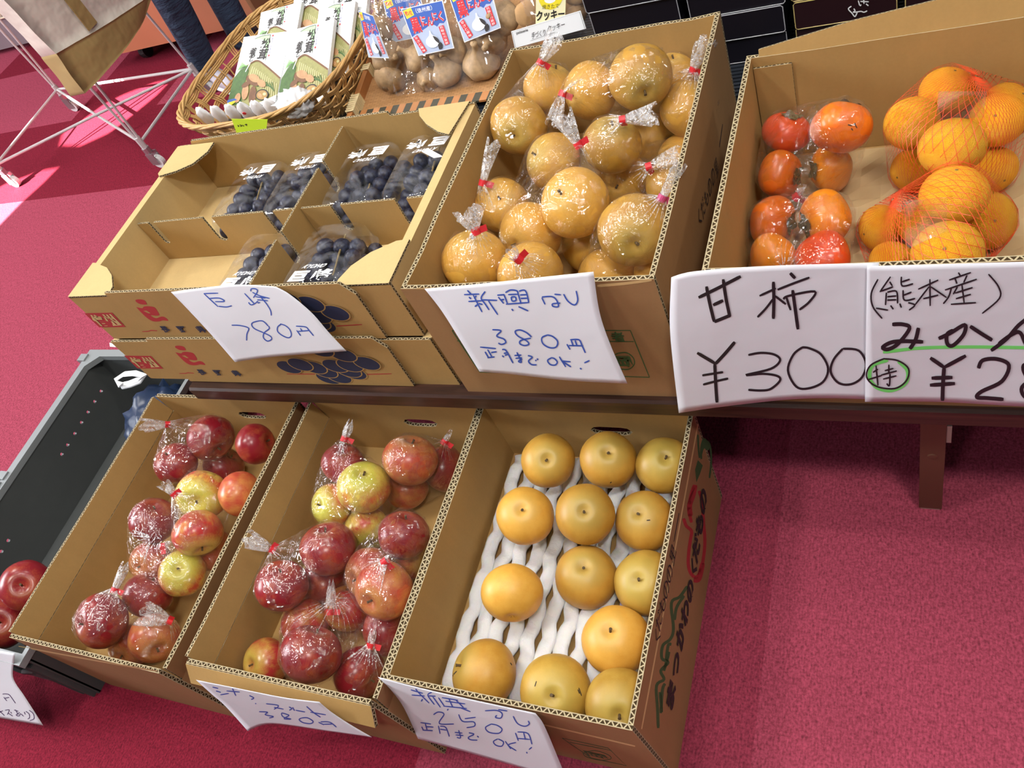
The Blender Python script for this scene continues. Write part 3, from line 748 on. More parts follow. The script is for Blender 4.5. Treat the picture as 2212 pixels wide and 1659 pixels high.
B = 'bagged apples in the middle box'; T_ = ' in middle apple box'
PM = [((-.901, .564, .213), .0353, AP_RED, (0, -.8), 'dark red apple in bag under back red tie' + T_), ((-.837, .522, .214), .0432, AP_YEL, (-.03, -.67), 'apple with yellow top and red side at the back' + T_),
      ((-.905, .495, .190), .0353, AP_YEL, (-.8, 0), 'yellow apple left of the yellow-topped one' + T_), ((-.849, .477, .150), .0379, AP_YEL, (.3, .8), 'pink and yellow apple below the yellow-topped one' + T_),
      ((-.768, .580, .214), .0441, AP_ORG, (.1, -.9), 'large orange-red apple at back right' + T_), ((-.806, .566, .144), .0379, AP_ORG, (.5, .6, -1), 'orange apple under the large orange-red one' + T_),
      ((-.746, .608, .143), .0379, AP_RED, (.9, 0), 'red apple in the back right corner' + T_), ((-.914, .335, .214), .0406, AP_RED, (-.1, -.75), 'red apple right below the left red tie' + T_),
      ((-.858, .408, .211), .0441, AP_RED, (-.2, -.85), 'big dark red apple to the right of left red tie' + T_), ((-.899, .376, .139), .0395, AP_RED, (.3, .8, -1), 'dark red apple tucked beneath the two by the left tie' + T_),
      ((-.729, .447, .210), .0395, AP_RED, (.1, -.9), 'red apple at top of the cluster by right wall' + T_), ((-.785, .389, .177), .0416, AP_ORG, (-.8, .3), 'streaky red apple left of gathered film centre' + T_),
      ((-.752, .446, .137), .0379, AP_MIX, (.8, .2), 'red and yellow apple low by the right wall' + T_), ((-.723, .354, .215), .0432, AP_ORG, (-.6, .5), 'streaky red apple in front of gathered film by right wall' + T_),
      ((-.830, .342, .138), .0390, AP_MIX, (.1, .9, -1), 'orange apple low between the front and middle bags' + T_), ((-.892, .301, .148), .0379, AP_MIX, (-.5, -.6, -1), 'pale orange apple behind the front red apple' + T_),
      ((-.809, .241, .212), .0441, AP_RED, (.2, -.93), 'large shiny dark red apple at the front' + T_), ((-.945, .232, .137), .0369, AP_MIX, (-.8, .1), 'pale orange apple at front left' + T_),
      ((-.747, .317, .137), .0379, AP_RED, (.8, -.2), 'red apple low by right wall near the front' + T_), ((-.766, .246, .139), .0390, AP_RED, (.7, .4), 'dark red apple in front right corner' + T_)]
FM = [fruit('apple', mt, P, r * 1.05, ax, lb, 'apple', B) for P, r, mt, ax, lb in PM]

B = 'bagged apples in the left box'; T_ = ' in left apple box'
PA = [((-1.232, .599, .216), .0435, AP_RED, (.45, .65), 'large red apple at the back under tied neck' + T_), ((-1.281, .536, .217), .0390, AP_RED, (-.6, -.6), 'dark red apple at back left' + T_),
      ((-1.180, .479, .213), .0441, AP_YEL, (-.3, .36), 'yellow-faced apple with stem hollow toward viewer' + T_), ((-1.244, .576, .142), .0390, AP_RED, (.5, -.7), 'dark red apple behind the yellow-faced one' + T_),
      ((-1.142, .405, .215), .0413, AP_MIX, (.3, .85), 'orange-red apple right below the yellow-faced one' + T_), ((-1.091, .487, .217), .0384, AP_ORG, (.9, 0), 'orange apple by right wall behind the yellow-faced one' + T_),
      ((-1.260, .416, .215), .0413, AP_RED, (0, -.75), 'red apple on the left in middle bag' + T_), ((-1.270, .356, .166), .0373, AP_ORG, (-.7, .3), 'orange-red apple low at left of the middle bag' + T_),
      ((-1.167, .340, .180), .0390, AP_YEL, (-.25, -.3), 'small yellow-green apple with stem in middle bag' + T_), ((-1.170, .405, .143), .0379, AP_ORG, (.9, .1), 'orange apple low by the right wall' + T_),
      ((-1.253, .227, .213), .0441, AP_RED, (-.9, .2), 'dark purple-red apple at front left' + T_), ((-1.228, .293, .173), .0401, AP_RED, (.2, -.9), 'pinkish red apple behind the front left one' + T_),
      ((-1.173, .228, .164), .0413, AP_ORG, (.2, .6), 'red and pale apple under front gathered film' + T_), ((-1.247, .214, .136), .0367, AP_ORG, (-.5, .7), 'orange apple low at the front edge' + T_),
      ((-1.111, .589, .219), .0367, AP_RED, (.8, -.2), 'red apple half hidden by right wall at the back' + T_)]
FA = [fruit('apple', mt, P, r * 1.05, ax, lb, 'apple', B) for P, r, mt, ax, lb in PA]

T_ = ' in the persimmon bags'; KK = 'persimmons in the right box'
PK = [((-.174, .985, .484), .0320, KAKI_R, (.2, -.9), 'red persimmon at back left' + T_), ((-.099, .939, .518), .0379, KAKI, (.1, -.95, -1), 'large orange persimmon with small black scars at back right' + T_),
      ((-.179, .925, .462), .0328, KAKI, (.9, .1), 'deep orange persimmon in second row left' + T_), ((-.117, .951, .442), .0320, KAKI_Y, (-.9, .1), 'amber persimmon in second row right' + T_),
      ((-.183, .853, .444), .0342, KAKI, (.9, .1), 'orange persimmon in third row left' + T_), ((-.116, .843, .453), .0363, KAKI_Y, (-.85, .3), 'big amber persimmon in third row right' + T_),
      ((-.176, .789, .441), .0320, KAKI_Y, (.7, -.5, -1), 'amber persimmon at the front left behind sign' + T_), ((-.114, .773, .452), .0346, KAKI_R, (.6, .4, -1), 'red persimmon at the front right behind sign' + T_)]
FK = [fruit('persimmon', mt, P, r, ax, lb, 'persimmon', KK) for P, r, mt, ax, lb in PK]
T1, T2, MG = ' in upper red net', ' in lower red net', 'mandarins in red nets'
PMK = [((.021, .980, .522), .0330, (.2, -.9), 'mandarin at top' + T1), ((.090, 1.001, .474), .0298, (.6, -.6), 'mandarin at far right, half behind another' + T1), ((-.017, .929, .520), .0322, (-.3, -.2, -1), 'mandarin at upper left' + T1),
       ((.076, .947, .497), .0318, (-.1, -.2), 'mandarin with dark speck at upper right' + T1), ((.026, .861, .534), .0364, (.1, .9, -1), 'largest mandarin at centre' + T1), ((-.017, .938, .438), .0282, (-.7, .4), 'small mandarin at lower left' + T1),
       ((.074, .924, .439), .0298, (.6, .5), 'mandarin at lower right' + T1), ((.028, .790, .525), .0364, (0, -.9), 'mandarin at top' + T2), ((-.049, .833, .439), .0298, (-.8, .3), 'mandarin at the far left' + T2),
       ((.002, .812, .466), .0330, (.3, .8, -1), 'mandarin under clear label tape' + T2), ((.064, .830, .444), .0346, (.35, .0), 'mandarin with speck at right' + T2), ((.022, .709, .515), .0364, (-.1, -.2), 'largest mandarin at front' + T2),
       ((-.035, .776, .436), .0274, (-.4, .7), 'small mandarin at front left' + T2)]
FN = [fruit('mandarin', MIKAN, P, r, ax, lb, 'mandarin', MG) for P, r, ax, lb in PMK]

# small black scars and nicks on single fruits
SCAR = pbr('dark_scar', (.03, .02, .012), .8)


def scars(o, strokes, w):
    P, r = o.location, o.scale.x * .985
    bm = bmesh.new(); bm.from_mesh(o.data); M = Matrix.LocRotScale(o.location, o.rotation_quaternion, o.scale); bm.transform(M); t = BVHTree.FromBMesh(bm); bm.free()

    def hit(x, y):
        d = ray(x, y).normalized(); h = t.ray_cast(C0, d)[0]
        return h if h is not None else P - d * r
    m = MB(); ink(m, strokes, hit, w, 0, .0004); c = m.mesh('scar', [SCAR]); s = bpy.data.objects.new('scar', c); COL.objects.link(s)
    s.parent = o; s.matrix_parent_inverse = M.inverted()


cc = crop(1412, 0, 2.765)
scars(FK[1], [cc(l) for l in ([(1160, 745), (1185, 752)], [(1180, 765), (1190, 780)], [(1200, 740), (1215, 765)], [(1195, 745), (1205, 735)])], 2.6)
cc = crop(800, 1059, 2.765)
for k, st in ((5, [[(1650, 180), (1672, 178)]]), (10, [[(1245, 1180), (1262, 1228)], [(1240, 1190), (1250, 1215)], [(992, 1140), (982, 1172)]]), (9, [[(482, 1130), (498, 1100), (516, 1080)], [(836, 1030), (846, 1045)]]), (3, [[(795, 300), (812, 335)]]), (1, [[(1432, 58 - 100), (1440, 50 - 100)]])):
    scars(FL[k], [cc(l) for l in st], 2.2)

# ------------------------------------------------------------------ clear bags
from mathutils import noise as mnoise


def hull_mesh(fr, extra=(), grow=1.035, n=3):
    bm = bmesh.new(); base = bmesh.new(); bmesh.ops.create_icosphere(base, subdivisions=2, radius=1); unit = [v.co.copy() for v in base.verts]; base.free()
    pts = [o.location + u * o.scale.x * grow for o in fr for u in unit] + [V(e) for e in extra]
    vs = [bm.verts.new(p) for p in pts]
    r = bmesh.ops.convex_hull(bm, input=vs)
    dead = [g for g in r['geom_interior'] + r['geom_unused'] if isinstance(g, bmesh.types.BMVert)]
    bmesh.ops.delete(bm, geom=list(set(dead)), context='VERTS')
    c = sum((o.location for o in fr), V()) / len(fr); t = BVHTree.FromBMesh(bm); bm.free()
    return t, c


def bag(label, fr, neck, tail, group, tint=TAPE_RED, tail_len=.044, rmax=.021, zlift=.012, big=False):
    b = thing('clear_bag', label, 'plastic bag', sum((o.location for o in fr), V()) / len(fr), group)
    near = min((o.location - C0).length - o.scale.x for o in fr)
    cen = b.location; d = ray(*neck).normalized()
    tt = (cen - C0).dot(d) - (.02 if not big else .03); NP = C0 + d * tt
    # keep the neck just outside the nearest fruit
    for _ in range(40):
        if all((NP - o.location).length > o.scale.x + zlift for o in fr): break
        tt -= .004; NP = C0 + d * tt
    e = C0 + ray(*tail).normalized() * (tt - .004); dr = (e - NP).normalized()
    a = dr.orthogonal().normalized(); b2 = dr.cross(a)
    t, c = hull_mesh(fr, [NP + (a * cos(k) + b2 * sin(k)) * .005 for k in [2 * pi * i / 8 for i in range(8)]])
    bm = bmesh.new(); bmesh.ops.create_icosphere(bm, subdivisions=6, radius=1)
    sd = rnd.uniform(0, 50)
    for v in bm.verts:
        u = v.co.normalized(); h = t.ray_cast(c, u)[0]
        if h is None: h = c + u * .05
        q = h + V((sd, 0, 0)); f = mnoise.noise(q * 38) + .6 * mnoise.noise(q * 95)
        k = min(1, (h - NP).length / .05); ang = math.atan2((h - NP).dot(b2), (h - NP).dot(a)); ax_ = (h - NP).dot(dr)
        fold = .0016 * sin(9 * ang + sd + 4 * mnoise.noise(q * 20)) * max(0, 1 - (h - NP).length / .07)
        rg = 1 - abs(mnoise.noise(q * 30 + V((9, 0, 0)))) * 3; v.co = h + u * ((.0012 * f + .0016 * max(0, rg)) * k + fold)
    me = bpy.data.meshes.new('film'); bm.to_mesh(me); bm.free(); me.materials.append(FILM)
    me.polygons.foreach_set('use_smooth', [True] * len(me.polygons)); put('film', me, b)
    m = MB(); nk, nl = 40, 12; vs = []; ph = rnd.uniform(0, 6)
    for i in range(nl + 1):
        s = i / nl; L = tail_len * s
        for k in range(nk):
            an = 2 * pi * k / nk
            r = .0042 + (rmax - .0042) * (s ** .8) * (.62 + .38 * sin(5 * an + ph + 2 * s) * sin(2 * an + 1.3 * ph))
            sq = .55 + .25 * sin(ph)
            vs.append(NP + dr * (L + .006 * s * sin(3 * an + ph)) + a * r * cos(an) + b2 * r * sin(an) * (1 - s * sq))
    m.add(vs, [(i * nk + k, i * nk + (k + 1) % nk, (i + 1) * nk + (k + 1) % nk, (i + 1) * nk + k) for i in range(nl) for k in range(nk)])
    m.build('gathered_tail', FILM_TIGHT, b, True)
    m = MB()   # pleats running from the tie down over the bag
    for k in range(18):
        an = 2 * pi * k / 18 + rnd.uniform(-.1, .1); o0 = NP + (a * cos(an) + b2 * sin(an)) * .004
        tgt = NP - dr * .03 + (a * cos(an) + b2 * sin(an)) * .028; pl = []
        for q in range(5):
            p = o0.lerp(tgt, q / 4); u = (p - c).normalized(); h = t.ray_cast(c, u)[0] or p
            pl.append(h + u * .0007)
        for q in range(4):
            wv = (pl[q + 1] - pl[q]).cross((pl[q] - c)).normalized(); w0, w1 = .0012 * (1 - q / 4.2), .0012 * (1 - (q + 1) / 4.2)
            m.add([pl[q] - wv * w0, pl[q] + wv * w0, pl[q + 1] + wv * w1, pl[q + 1] - wv * w1], [(0, 1, 2, 3)])
    m.build('pleats', FILM_TIGHT, b, True)
    m = MB(); h = .0045
    m.add([NP + dr * z + (a * cos(k) + b2 * sin(k)) * .0062 for z in (-h, h) for k in [2 * pi * i / 14 for i in range(14)]], [(i, (i + 1) % 14, 14 + (i + 1) % 14, 14 + i) for i in range(14)])
    fw = (RX - RX.dot(dr) * dr).normalized(); q = NP + fw * .0055
    m.add([q - dr * h, q + fw * .010 - dr * h, q + fw * .011 + dr * h, q + dr * h, q + fw * .010 - dr * h + V((0, 0, .001)), q + fw * .011 + dr * h + V((0, 0, .001))], [(0, 1, 2, 3)])
    m.build('tape_tie', tint, b)
    return b


VIOLET = pbr('violet_tape', (.45, .05, .16), .35)
BG = 'clear bags of pears'; T_ = ' in the tall box'
bag('clear bag with upright tail at very back left' + T_, [FU[0], FU[1]], (1168, 135), (1192, 90), BG)
bag('clear bag, tail hanging down, around the topmost big pear' + T_, [FU[2], FU[3]], (1215, 203), (1200, 245), BG)
bag('clear bag with crinkled tail at the back right wall' + T_, [FU[4], FU[5]], (1497, 152), (1512, 118), BG, rmax=.022)
bag('clear bag with red tie over centre pear, tail pointing right' + T_, [FU[6], FU[7]], (1345, 259), (1398, 250), BG)
bag('clear bag around largest pear, red tie and white tail in middle' + T_, [FU[9], FU[10], FU[14]], (1249, 313), (1225, 270), BG, tail_len=.045, big=True)
bag('clear bag with tall twisted tail and red tie at left wall' + T_, [FU[13]], (1043, 395), (1062, 320), BG, tail_len=.06, rmax=.014)
bag('clear bag with red tie and tail pointing right beside right wall' + T_, [FU[11], FU[12], FU[8]], (1402, 360), (1450, 345), BG)
bag('clear bag with violet tie at the front right' + T_, [FU[15], FU[20], FU[19]], (1430, 428), (1450, 390), BG, tint=VIOLET, rmax=.014)
bag('clear bag with ruffled tail in front left corner' + T_, [FU[16]], (1028, 500), (1015, 468), BG, rmax=.028, tail_len=.03)
bag('clear bag with wide ruffle at front edge behind sign' + T_, [FU[17]], (1120, 560), (1105, 548), BG, rmax=.012, tail_len=.015)
BG = 'clear bags of apples'; T_ = ' in middle apple box'
bag('clear bag with red tie and short tail at the back left' + T_, [FM[0], FM[1], FM[2], FM[3]], (744, 948), (756, 915), BG, tail_len=.03)
bag('clear bag around large orange-red apple in back right corner' + T_, [FM[4], FM[5], FM[6]], (960, 955), (972, 935), BG, rmax=.012, tail_len=.02)
bag('clear bag with red tie and tail at the left' + T_, [FM[7], FM[8], FM[9]], (588, 1187), (553, 1170), BG)
bag('clear bag gathered to a white star by right wall' + T_, [FM[10], FM[11], FM[12], FM[13]], (832, 1213), (842, 1205), BG, rmax=.008, tail_len=.008)
bag('clear bag with red tie and tall tail holding front red apple' + T_, [FM[14], FM[15], FM[16]], (713, 1322), (716, 1270), BG)
bag('clear bag in the front right corner' + T_, [FM[18], FM[19]], (800, 1395), (806, 1370), BG, rmax=.012, tail_len=.02)
T_ = ' in left apple box'
bag('clear bag with red tie and wide tail at back left' + T_, [FA[0], FA[1]], (362, 917), (315, 917), BG, rmax=.02)
bag('clear bag around yellow-faced apple' + T_, [FA[2], FA[3], FA[4]], (376, 1068), (358, 1050), BG, rmax=.014, tail_len=.025)
bag('clear bag of red and yellow-green apples in the middle' + T_, [FA[6], FA[7], FA[8], FA[9]], (352, 1180), (372, 1175), BG, rmax=.008, tail_len=.012)
bag('clear bag with small upright tail at front left' + T_, [FA[10], FA[11]], (247, 1275), (262, 1240), BG, rmax=.014)
bag('clear bag with red tie and big white ruffle at front' + T_, [FA[12], FA[13]], (366, 1342), (305, 1322), BG, rmax=.034, tail_len=.045)
BG = 'clear bags of persimmons'
bag('clear bag of four persimmons at the back of right box', [FK[0], FK[1], FK[2], FK[3]], (1722, 425), (1738, 412), BG, tail_len=.012, rmax=.012)
bag('clear bag of four persimmons at the front of right box', [FK[4], FK[5], FK[6], FK[7]], (1700, 585), (1690, 600), BG, tail_len=.012, rmax=.012)

# ------------------------------------------------------------------ red nets
NETM = pbr('red_net_thread', (.75, .07, .02), .4)


def net(label, fr, top, tag_px, group):
    b = thing('mesh_net', label, 'net', sum((o.location for o in fr), V()) / len(fr), group)
    d = ray(*top).normalized(); cen = b.location; NP = C0 + d * ((cen - C0).dot(d) - .01)
    t, c = hull_mesh(fr, [NP], 1.03); ax_ = (NP - c).normalized(); a = ax_.orthogonal().normalized(); b2 = ax_.cross(a)
    m = MB(); nS, nT = 64, 64

    def pt(th, ph):
        u = ax_ * cos(th) + (a * cos(ph) + b2 * sin(ph)) * sin(th); h = t.ray_cast(c, u)[0] or c + u * .05
        return h + u * .0008
    for sg in (-1, 1):
        for k in range(nS):
            pts = [pt(.04 + (pi - .08) * i / nT, 2 * pi * k / nS + sg * 1.5 * i / nT) for i in range(nT + 1)]
            for i in range(nT):
                p, q = pts[i], pts[i + 1]; w = (q - p).cross(p - c)
                if w.length < 1e-9: continue
                w = w.normalized() * .00030; m.add([p - w, p + w, q + w, q - w], [(0, 1, 2, 3)])
    m.build('net', NETM, b)
    px = [at for at in tag_px]; vs = []; n = 10
    for j in range(n + 1):
        for i in range(n + 1):
            u, v = i / n, j / n
            x = (1 - v) * ((1 - u) * px[0][0] + u * px[1][0]) + v * ((1 - u) * px[3][0] + u * px[2][0]); y = (1 - v) * ((1 - u) * px[0][1] + u * px[1][1]) + v * ((1 - u) * px[3][1] + u * px[2][1])
            dd = ray(x, y).normalized(); h = t.ray_cast(C0, dd)[0] or C0 + dd * ((cen - C0).dot(dd) - .04); vs.append(h - dd * .002)
    m = MB(); m.add(vs, [(j * (n + 1) + i, j * (n + 1) + i + 1, (j + 1) * (n + 1) + i + 1, (j + 1) * (n + 1) + i) for j in range(n) for i in range(n)])
    m.build('clear_tape', POUCH, b, True)
    return b


cc = crop(1412, 0, 2.765)
net('upper red net bag of mandarins at back of right box', FN[:7], (2110, 165), cc([(1700, 545), (1990, 545), (1970, 700), (1690, 720)]), 'red nets of mandarins')
net('lower red net bag of mandarins at front of right box', FN[7:], (1930, 430), cc([(1480, 1200), (1755, 1180), (1750, 1380), (1490, 1500)]), 'red nets of mandarins')

# ------------------------------------------------------------------ white foam net under the loose pears
FOAM = pbr('white_foam', (.72, .73, .75), .7, spec=.3, bump=(120, .4, .004), sss=.2)
m = MB(); nS = 12; per = .066
for k in range(nS):
    xk = -.632 + .320 * (k + .5) / nS; sg = 1 if k % 2 else -1; pts = []
    for i in range(61):
        y = .232 + .424 * i / 60; o = .0030 * sin(2 * pi * y / per) * sg
        pts.append((xk + o, y, .1225 + .0025 * cos(4 * pi * y / per + k)))
    m.tube(pts, .0119, 10, sx=.5)
tag(m.build('foam_net', FOAM, None, True), 'white slit foam net lining the floor under the loose pears', 'packing foam')

# ------------------------------------------------------------------ hand-written price signs


def sign(label, top, right, bottom, left, y0, z0, slope, writing, bulge=.004, tabs=(), group='hand-written price signs'):
    """sheet of paper on the plane y = y0 + (z - z0) * slope, gently curved"""
    P = V((0, y0, z0)); Nn = V((0, 1, -slope)).normalized(); n = 24

    def res(l):
        l = [V((*p, 0)) for p in l]; d = [0]
        for i in range(len(l) - 1): d.append(d[-1] + (l[i + 1] - l[i]).length)
        sm = smooth_line([(p.x, p.y) for p in l], 8) if len(l) > 2 else [l[0].lerp(l[1], i / 8) for i in range(9)]
        d = [0]
        for i in range(len(sm) - 1): d.append(d[-1] + (sm[i + 1] - sm[i]).length)
        out = []
        for k in range(n + 1):
            s = d[-1] * k / n; i = max(j for j in range(len(d)) if d[j] <= s + 1e-9); i = min(i, len(sm) - 2)
            out.append(sm[i].lerp(sm[i + 1], (s - d[i]) / max(1e-9, d[i + 1] - d[i])))
        return out
    Tp, Rt, Bt, Lf = res(top), res(right), res(bottom), res(left)   # all run left-right / top-bottom
    vs = []
    for j in range(n + 1):
        for i in range(n + 1):
            u, v = i / n, j / n
            q = Tp[i] * (1 - v) + Bt[i] * v + Lf[j] * (1 - u) + Rt[j] * u - (Tp[0] * (1 - u) * (1 - v) + Tp[n] * u * (1 - v) + Bt[0] * (1 - u) * v + Bt[n] * u * v)
            p = at_pl(q.x, q.y, P, Nn); d = (C0 - p).normalized()
            vs.append(p + d * (bulge * sin(pi * v) * (.6 + .4 * sin(2.2 * u + 1)) + .0012 * sin(5 * u + 3 * v)))
    m = MB(); m.add(vs, [(j * (n + 1) + i, (j + 1) * (n + 1) + i, (j + 1) * (n + 1) + i + 1, j * (n + 1) + i + 1) for j in range(n) for i in range(n)])
    t = m.bvh(); o = m.build('price_sign', PAPER, None, True); tag(o, label, 'price sign', group)
    md = o.modifiers.new('thickness', 'SOLIDIFY'); md.thickness = .0003; md.offset = -1 if (V(o.data.polygons[0].normal).dot(C0 - vs[0]) > 0) else 1

    def hit(x, y):
        h = t.ray_cast(C0, ray(x, y).normalized())[0]
        return h if h is not None else at_pl(x, y, P, Nn)
    for nm, mt, w, cc, st, lift, *sp in writing:
        cuts, slope_ = sp if sp else ((), 0); rows = {}
        for l in st:   # one part per written line
            k = sum(y - slope_ * x for x, y in l) / len(l); rows.setdefault(sum(k > c for c in cuts), []).append(l)
        for r_, ls in sorted(rows.items()):
            q = MB(); ink(q, [cc(l) for l in ls], hit, w, 0, lift); q.build(nm if not cuts else ('name_writing', 'price_writing', 'note_writing')[r_], mt, o)
    return o


cc = crop(360, 600, 5.267)
S780 = [[(420, 180), (585, 175)], [(425, 182), (585, 330)], [(490, 235), (600, 232), (655, 268), (550, 272)], [(590, 325), (680, 332), (740, 318)],
        [(885, 178), (1000, 300)], [(930, 280), (958, 308), (1000, 295), (1038, 265)], [(955, 155), (965, 125), (1020, 130), (1030, 160), (985, 228)], [(975, 165), (1060, 205), (1170, 235)], [(1010, 215), (1125, 232)], [(1030, 250), (1152, 262)], [(1035, 288), (1060, 280)], [(1065, 215), (1130, 290), (1180, 370), (1190, 430)],
        [(738, 540), (830, 543), (930, 572), (912, 640), (908, 715)], [(1155, 550), (1090, 492), (1000, 502), (965, 530), (1000, 580), (1100, 625), (1180, 665), (1192, 700), (1145, 720), (1100, 680), (1110, 625), (1165, 580), (1160, 550)],
        [(1305, 525), (1262, 560), (1265, 615), (1330, 665), (1390, 682), (1418, 650), (1400, 590), (1350, 545), (1290, 525)], [(1478, 598), (1525, 660)], [(1470, 550), (1580, 560), (1620, 600), (1670, 660)], [(1520, 575), (1545, 612)], [(1490, 610), (1625, 600)]]
sign('white sign with blue handwriting 780 yen on front of stacked grape cartons', cc([(48, 162), (300, 128), (720, 82), (960, 82), (1240, 102)]), cc([(1240, 102), (1400, 190), (1650, 400), (1850, 630), (2045, 835)]), cc([(778, 960), (1200, 900), (2045, 835)]), cc([(48, 162), (250, 370), (500, 640), (778, 960)]), .6525, .565, .22, [('handwriting', BLUE_INK, 2.4, cc, S780, .0007, (450,), 0)])

cc = crop(900, 580, 4.254)
S380 = [[(465, 200), (500, 235)], [(435, 240), (575, 235)], [(480, 262), (500, 280)], [(548, 250), (528, 275)], [(475, 303), (600, 296)], [(520, 245), (600, 400)], [(535, 350), (560, 330)], [(570, 322), (605, 330)], [(630, 210), (592, 270), (625, 320), (665, 380)], [(600, 288), (740, 293)], [(660, 298), (745, 425)],
        [(740, 245), (805, 240)], [(750, 262), (800, 322)], [(765, 290), (805, 283)], [(800, 235), (835, 325)], [(815, 222), (860, 198), (920, 205), (932, 235)], [(840, 240), (930, 236)], [(868, 262), (905, 262), (912, 292), (878, 298), (868, 262)], [(925, 210), (960, 325)], [(940, 208), (1000, 205), (1030, 312)], [(950, 243), (1010, 240)], [(955, 275), (1020, 272)], [(820, 328), (1032, 312)], [(872, 372), (888, 388)], [(935, 350), (1025, 390)],
        [(1150, 330 - 68), (1240, 258), (1285, 290), (1302, 348), (1255, 348), (1250, 325), (1320, 318)], [(1150, 268), (1180, 330)], [(1265, 236), (1325, 242)], [(1350, 235), (1390, 300), (1450, 335), (1480, 290), (1465, 205)],
        [(695, 562), (775, 572), (735, 620), (800, 648), (818, 680), (780, 698), (750, 685)], [(1055, 630), (1010, 590), (950, 565), (905, 578), (930, 620), (1010, 665), (1030, 695), (990, 708), (948, 690), (960, 660), (1050, 640)], [(1205, 610), (1152, 635), (1160, 690), (1220, 727), (1280, 722), (1295, 670), (1250, 625), (1200, 610)],
        [(1380, 695), (1410, 745)], [(1410, 655), (1490, 655), (1520, 710), (1550, 775)], [(1420, 660), (1440, 715)], [(1400, 708), (1530, 710)], [(1455, 660), (1475, 715)],
        [(582, 722), (728, 736)], [(652, 745), (690, 810)], [(685, 772), (735, 765)], [(628, 765), (662, 822)], [(650, 820), (715, 812)], [(785, 745), (822, 755), (885, 870)], [(785, 800), (802, 815)], [(800, 780), (828, 775)], [(810, 797), (838, 790)],
        [(898, 800), (962, 795)], [(908, 826), (968, 820)], [(920, 770), (962, 858), (935, 852), (970, 832)], [(1022, 800), (1062, 815), (1028, 850), (1055, 882), (1102, 885)], [(1090, 840), (1100, 850)], [(1105, 828), (1115, 840)],
        [(1240, 820), (1203, 845), (1228, 882), (1272, 887), (1292, 860), (1265, 828), (1235, 820)], [(1310, 810), (1370, 905)], [(1415, 858), (1332, 850)], [(1342, 855), (1418, 905)], [(1588, 845), (1540, 868)], [(1500, 915), (1515, 926)]]
sign('white sign with blue handwriting 380 yen on front of the tall pear box', cc([(72, 187), (600, 140), (1100, 85), (1625, 30)]), cc([(1625, 30), (1680, 400), (1780, 700), (1937, 1058)]), cc([(578, 948), (900, 975), (1400, 1030), (1937, 1058)]), cc([(72, 187), (230, 390), (400, 660), (578, 948)]), .637, .572, .19, [('handwriting', BLUE_INK, 3.2, cc, S380, .0007, (450, 715), 0)])

cc = crop(1412, 500, 2.765)
BOLD = [[(268, 395), (400, 330), (520, 268)], [(315, 328), (335, 430), (362, 540)], [(415, 285), (432, 400), (455, 510)], [(355, 440), (415, 412)], [(362, 540), (410, 520), (460, 500)],
        [(715, 300), (718, 410), (715, 522)], [(815, 248), (845, 280)], [(830, 350), (845, 460), (862, 585)], [(320 - 60, 725), (370, 790)], [(485, 660), (430, 725), (370, 790)], [(365, 790), (370, 900), (378, 1022)]]
MED = [[(632, 385), (730, 340)], [(712, 405), (670, 460), (620, 512)], [(725, 385), (790, 435)], [(740, 348), (830, 312), (930, 275)], [(775, 405), (805, 385), (962, 358), (930, 420), (870, 468)], [(790, 385), (818, 470)], [(290, 860), (350, 850), (415, 840)], [(295, 915), (370, 895), (445, 878)],
       [(565, 738), (640, 725), (720, 735), (755, 770), (700, 820), (550, 858), (650, 850), (735, 862), (755, 890), (700, 940), (640, 950), (565, 946)], [(892, 690), (835, 735), (802, 830), (850, 925), (920, 938), (1010, 900), (1042, 820), (1000, 735), (930, 698), (888, 692)], [(1130, 700), (1075, 765), (1058, 840), (1105, 905), (1180, 912), (1245, 870), (1268, 790), (1225, 712), (1130, 700)]]
sign('white sign with bold black writing 300 yen below the persimmon bags', cc([(105, 275), (250, 238), (700, 206), (1345, 188)]), cc([(1345, 188), (1340, 600), (1330, 1003)]), cc([(150, 1085), (450, 1042), (900, 998), (1330, 1003)]), cc([(105, 275), (98, 600), (150, 1085)]), .6275, .575, .05, [('bold_handwriting', BLACK_INK, 7.2, cc, BOLD, .0007, (620,), 0), ('handwriting', BLACK_INK, 5, cc, MED, .0008, (620,), 0)], bulge=.003)
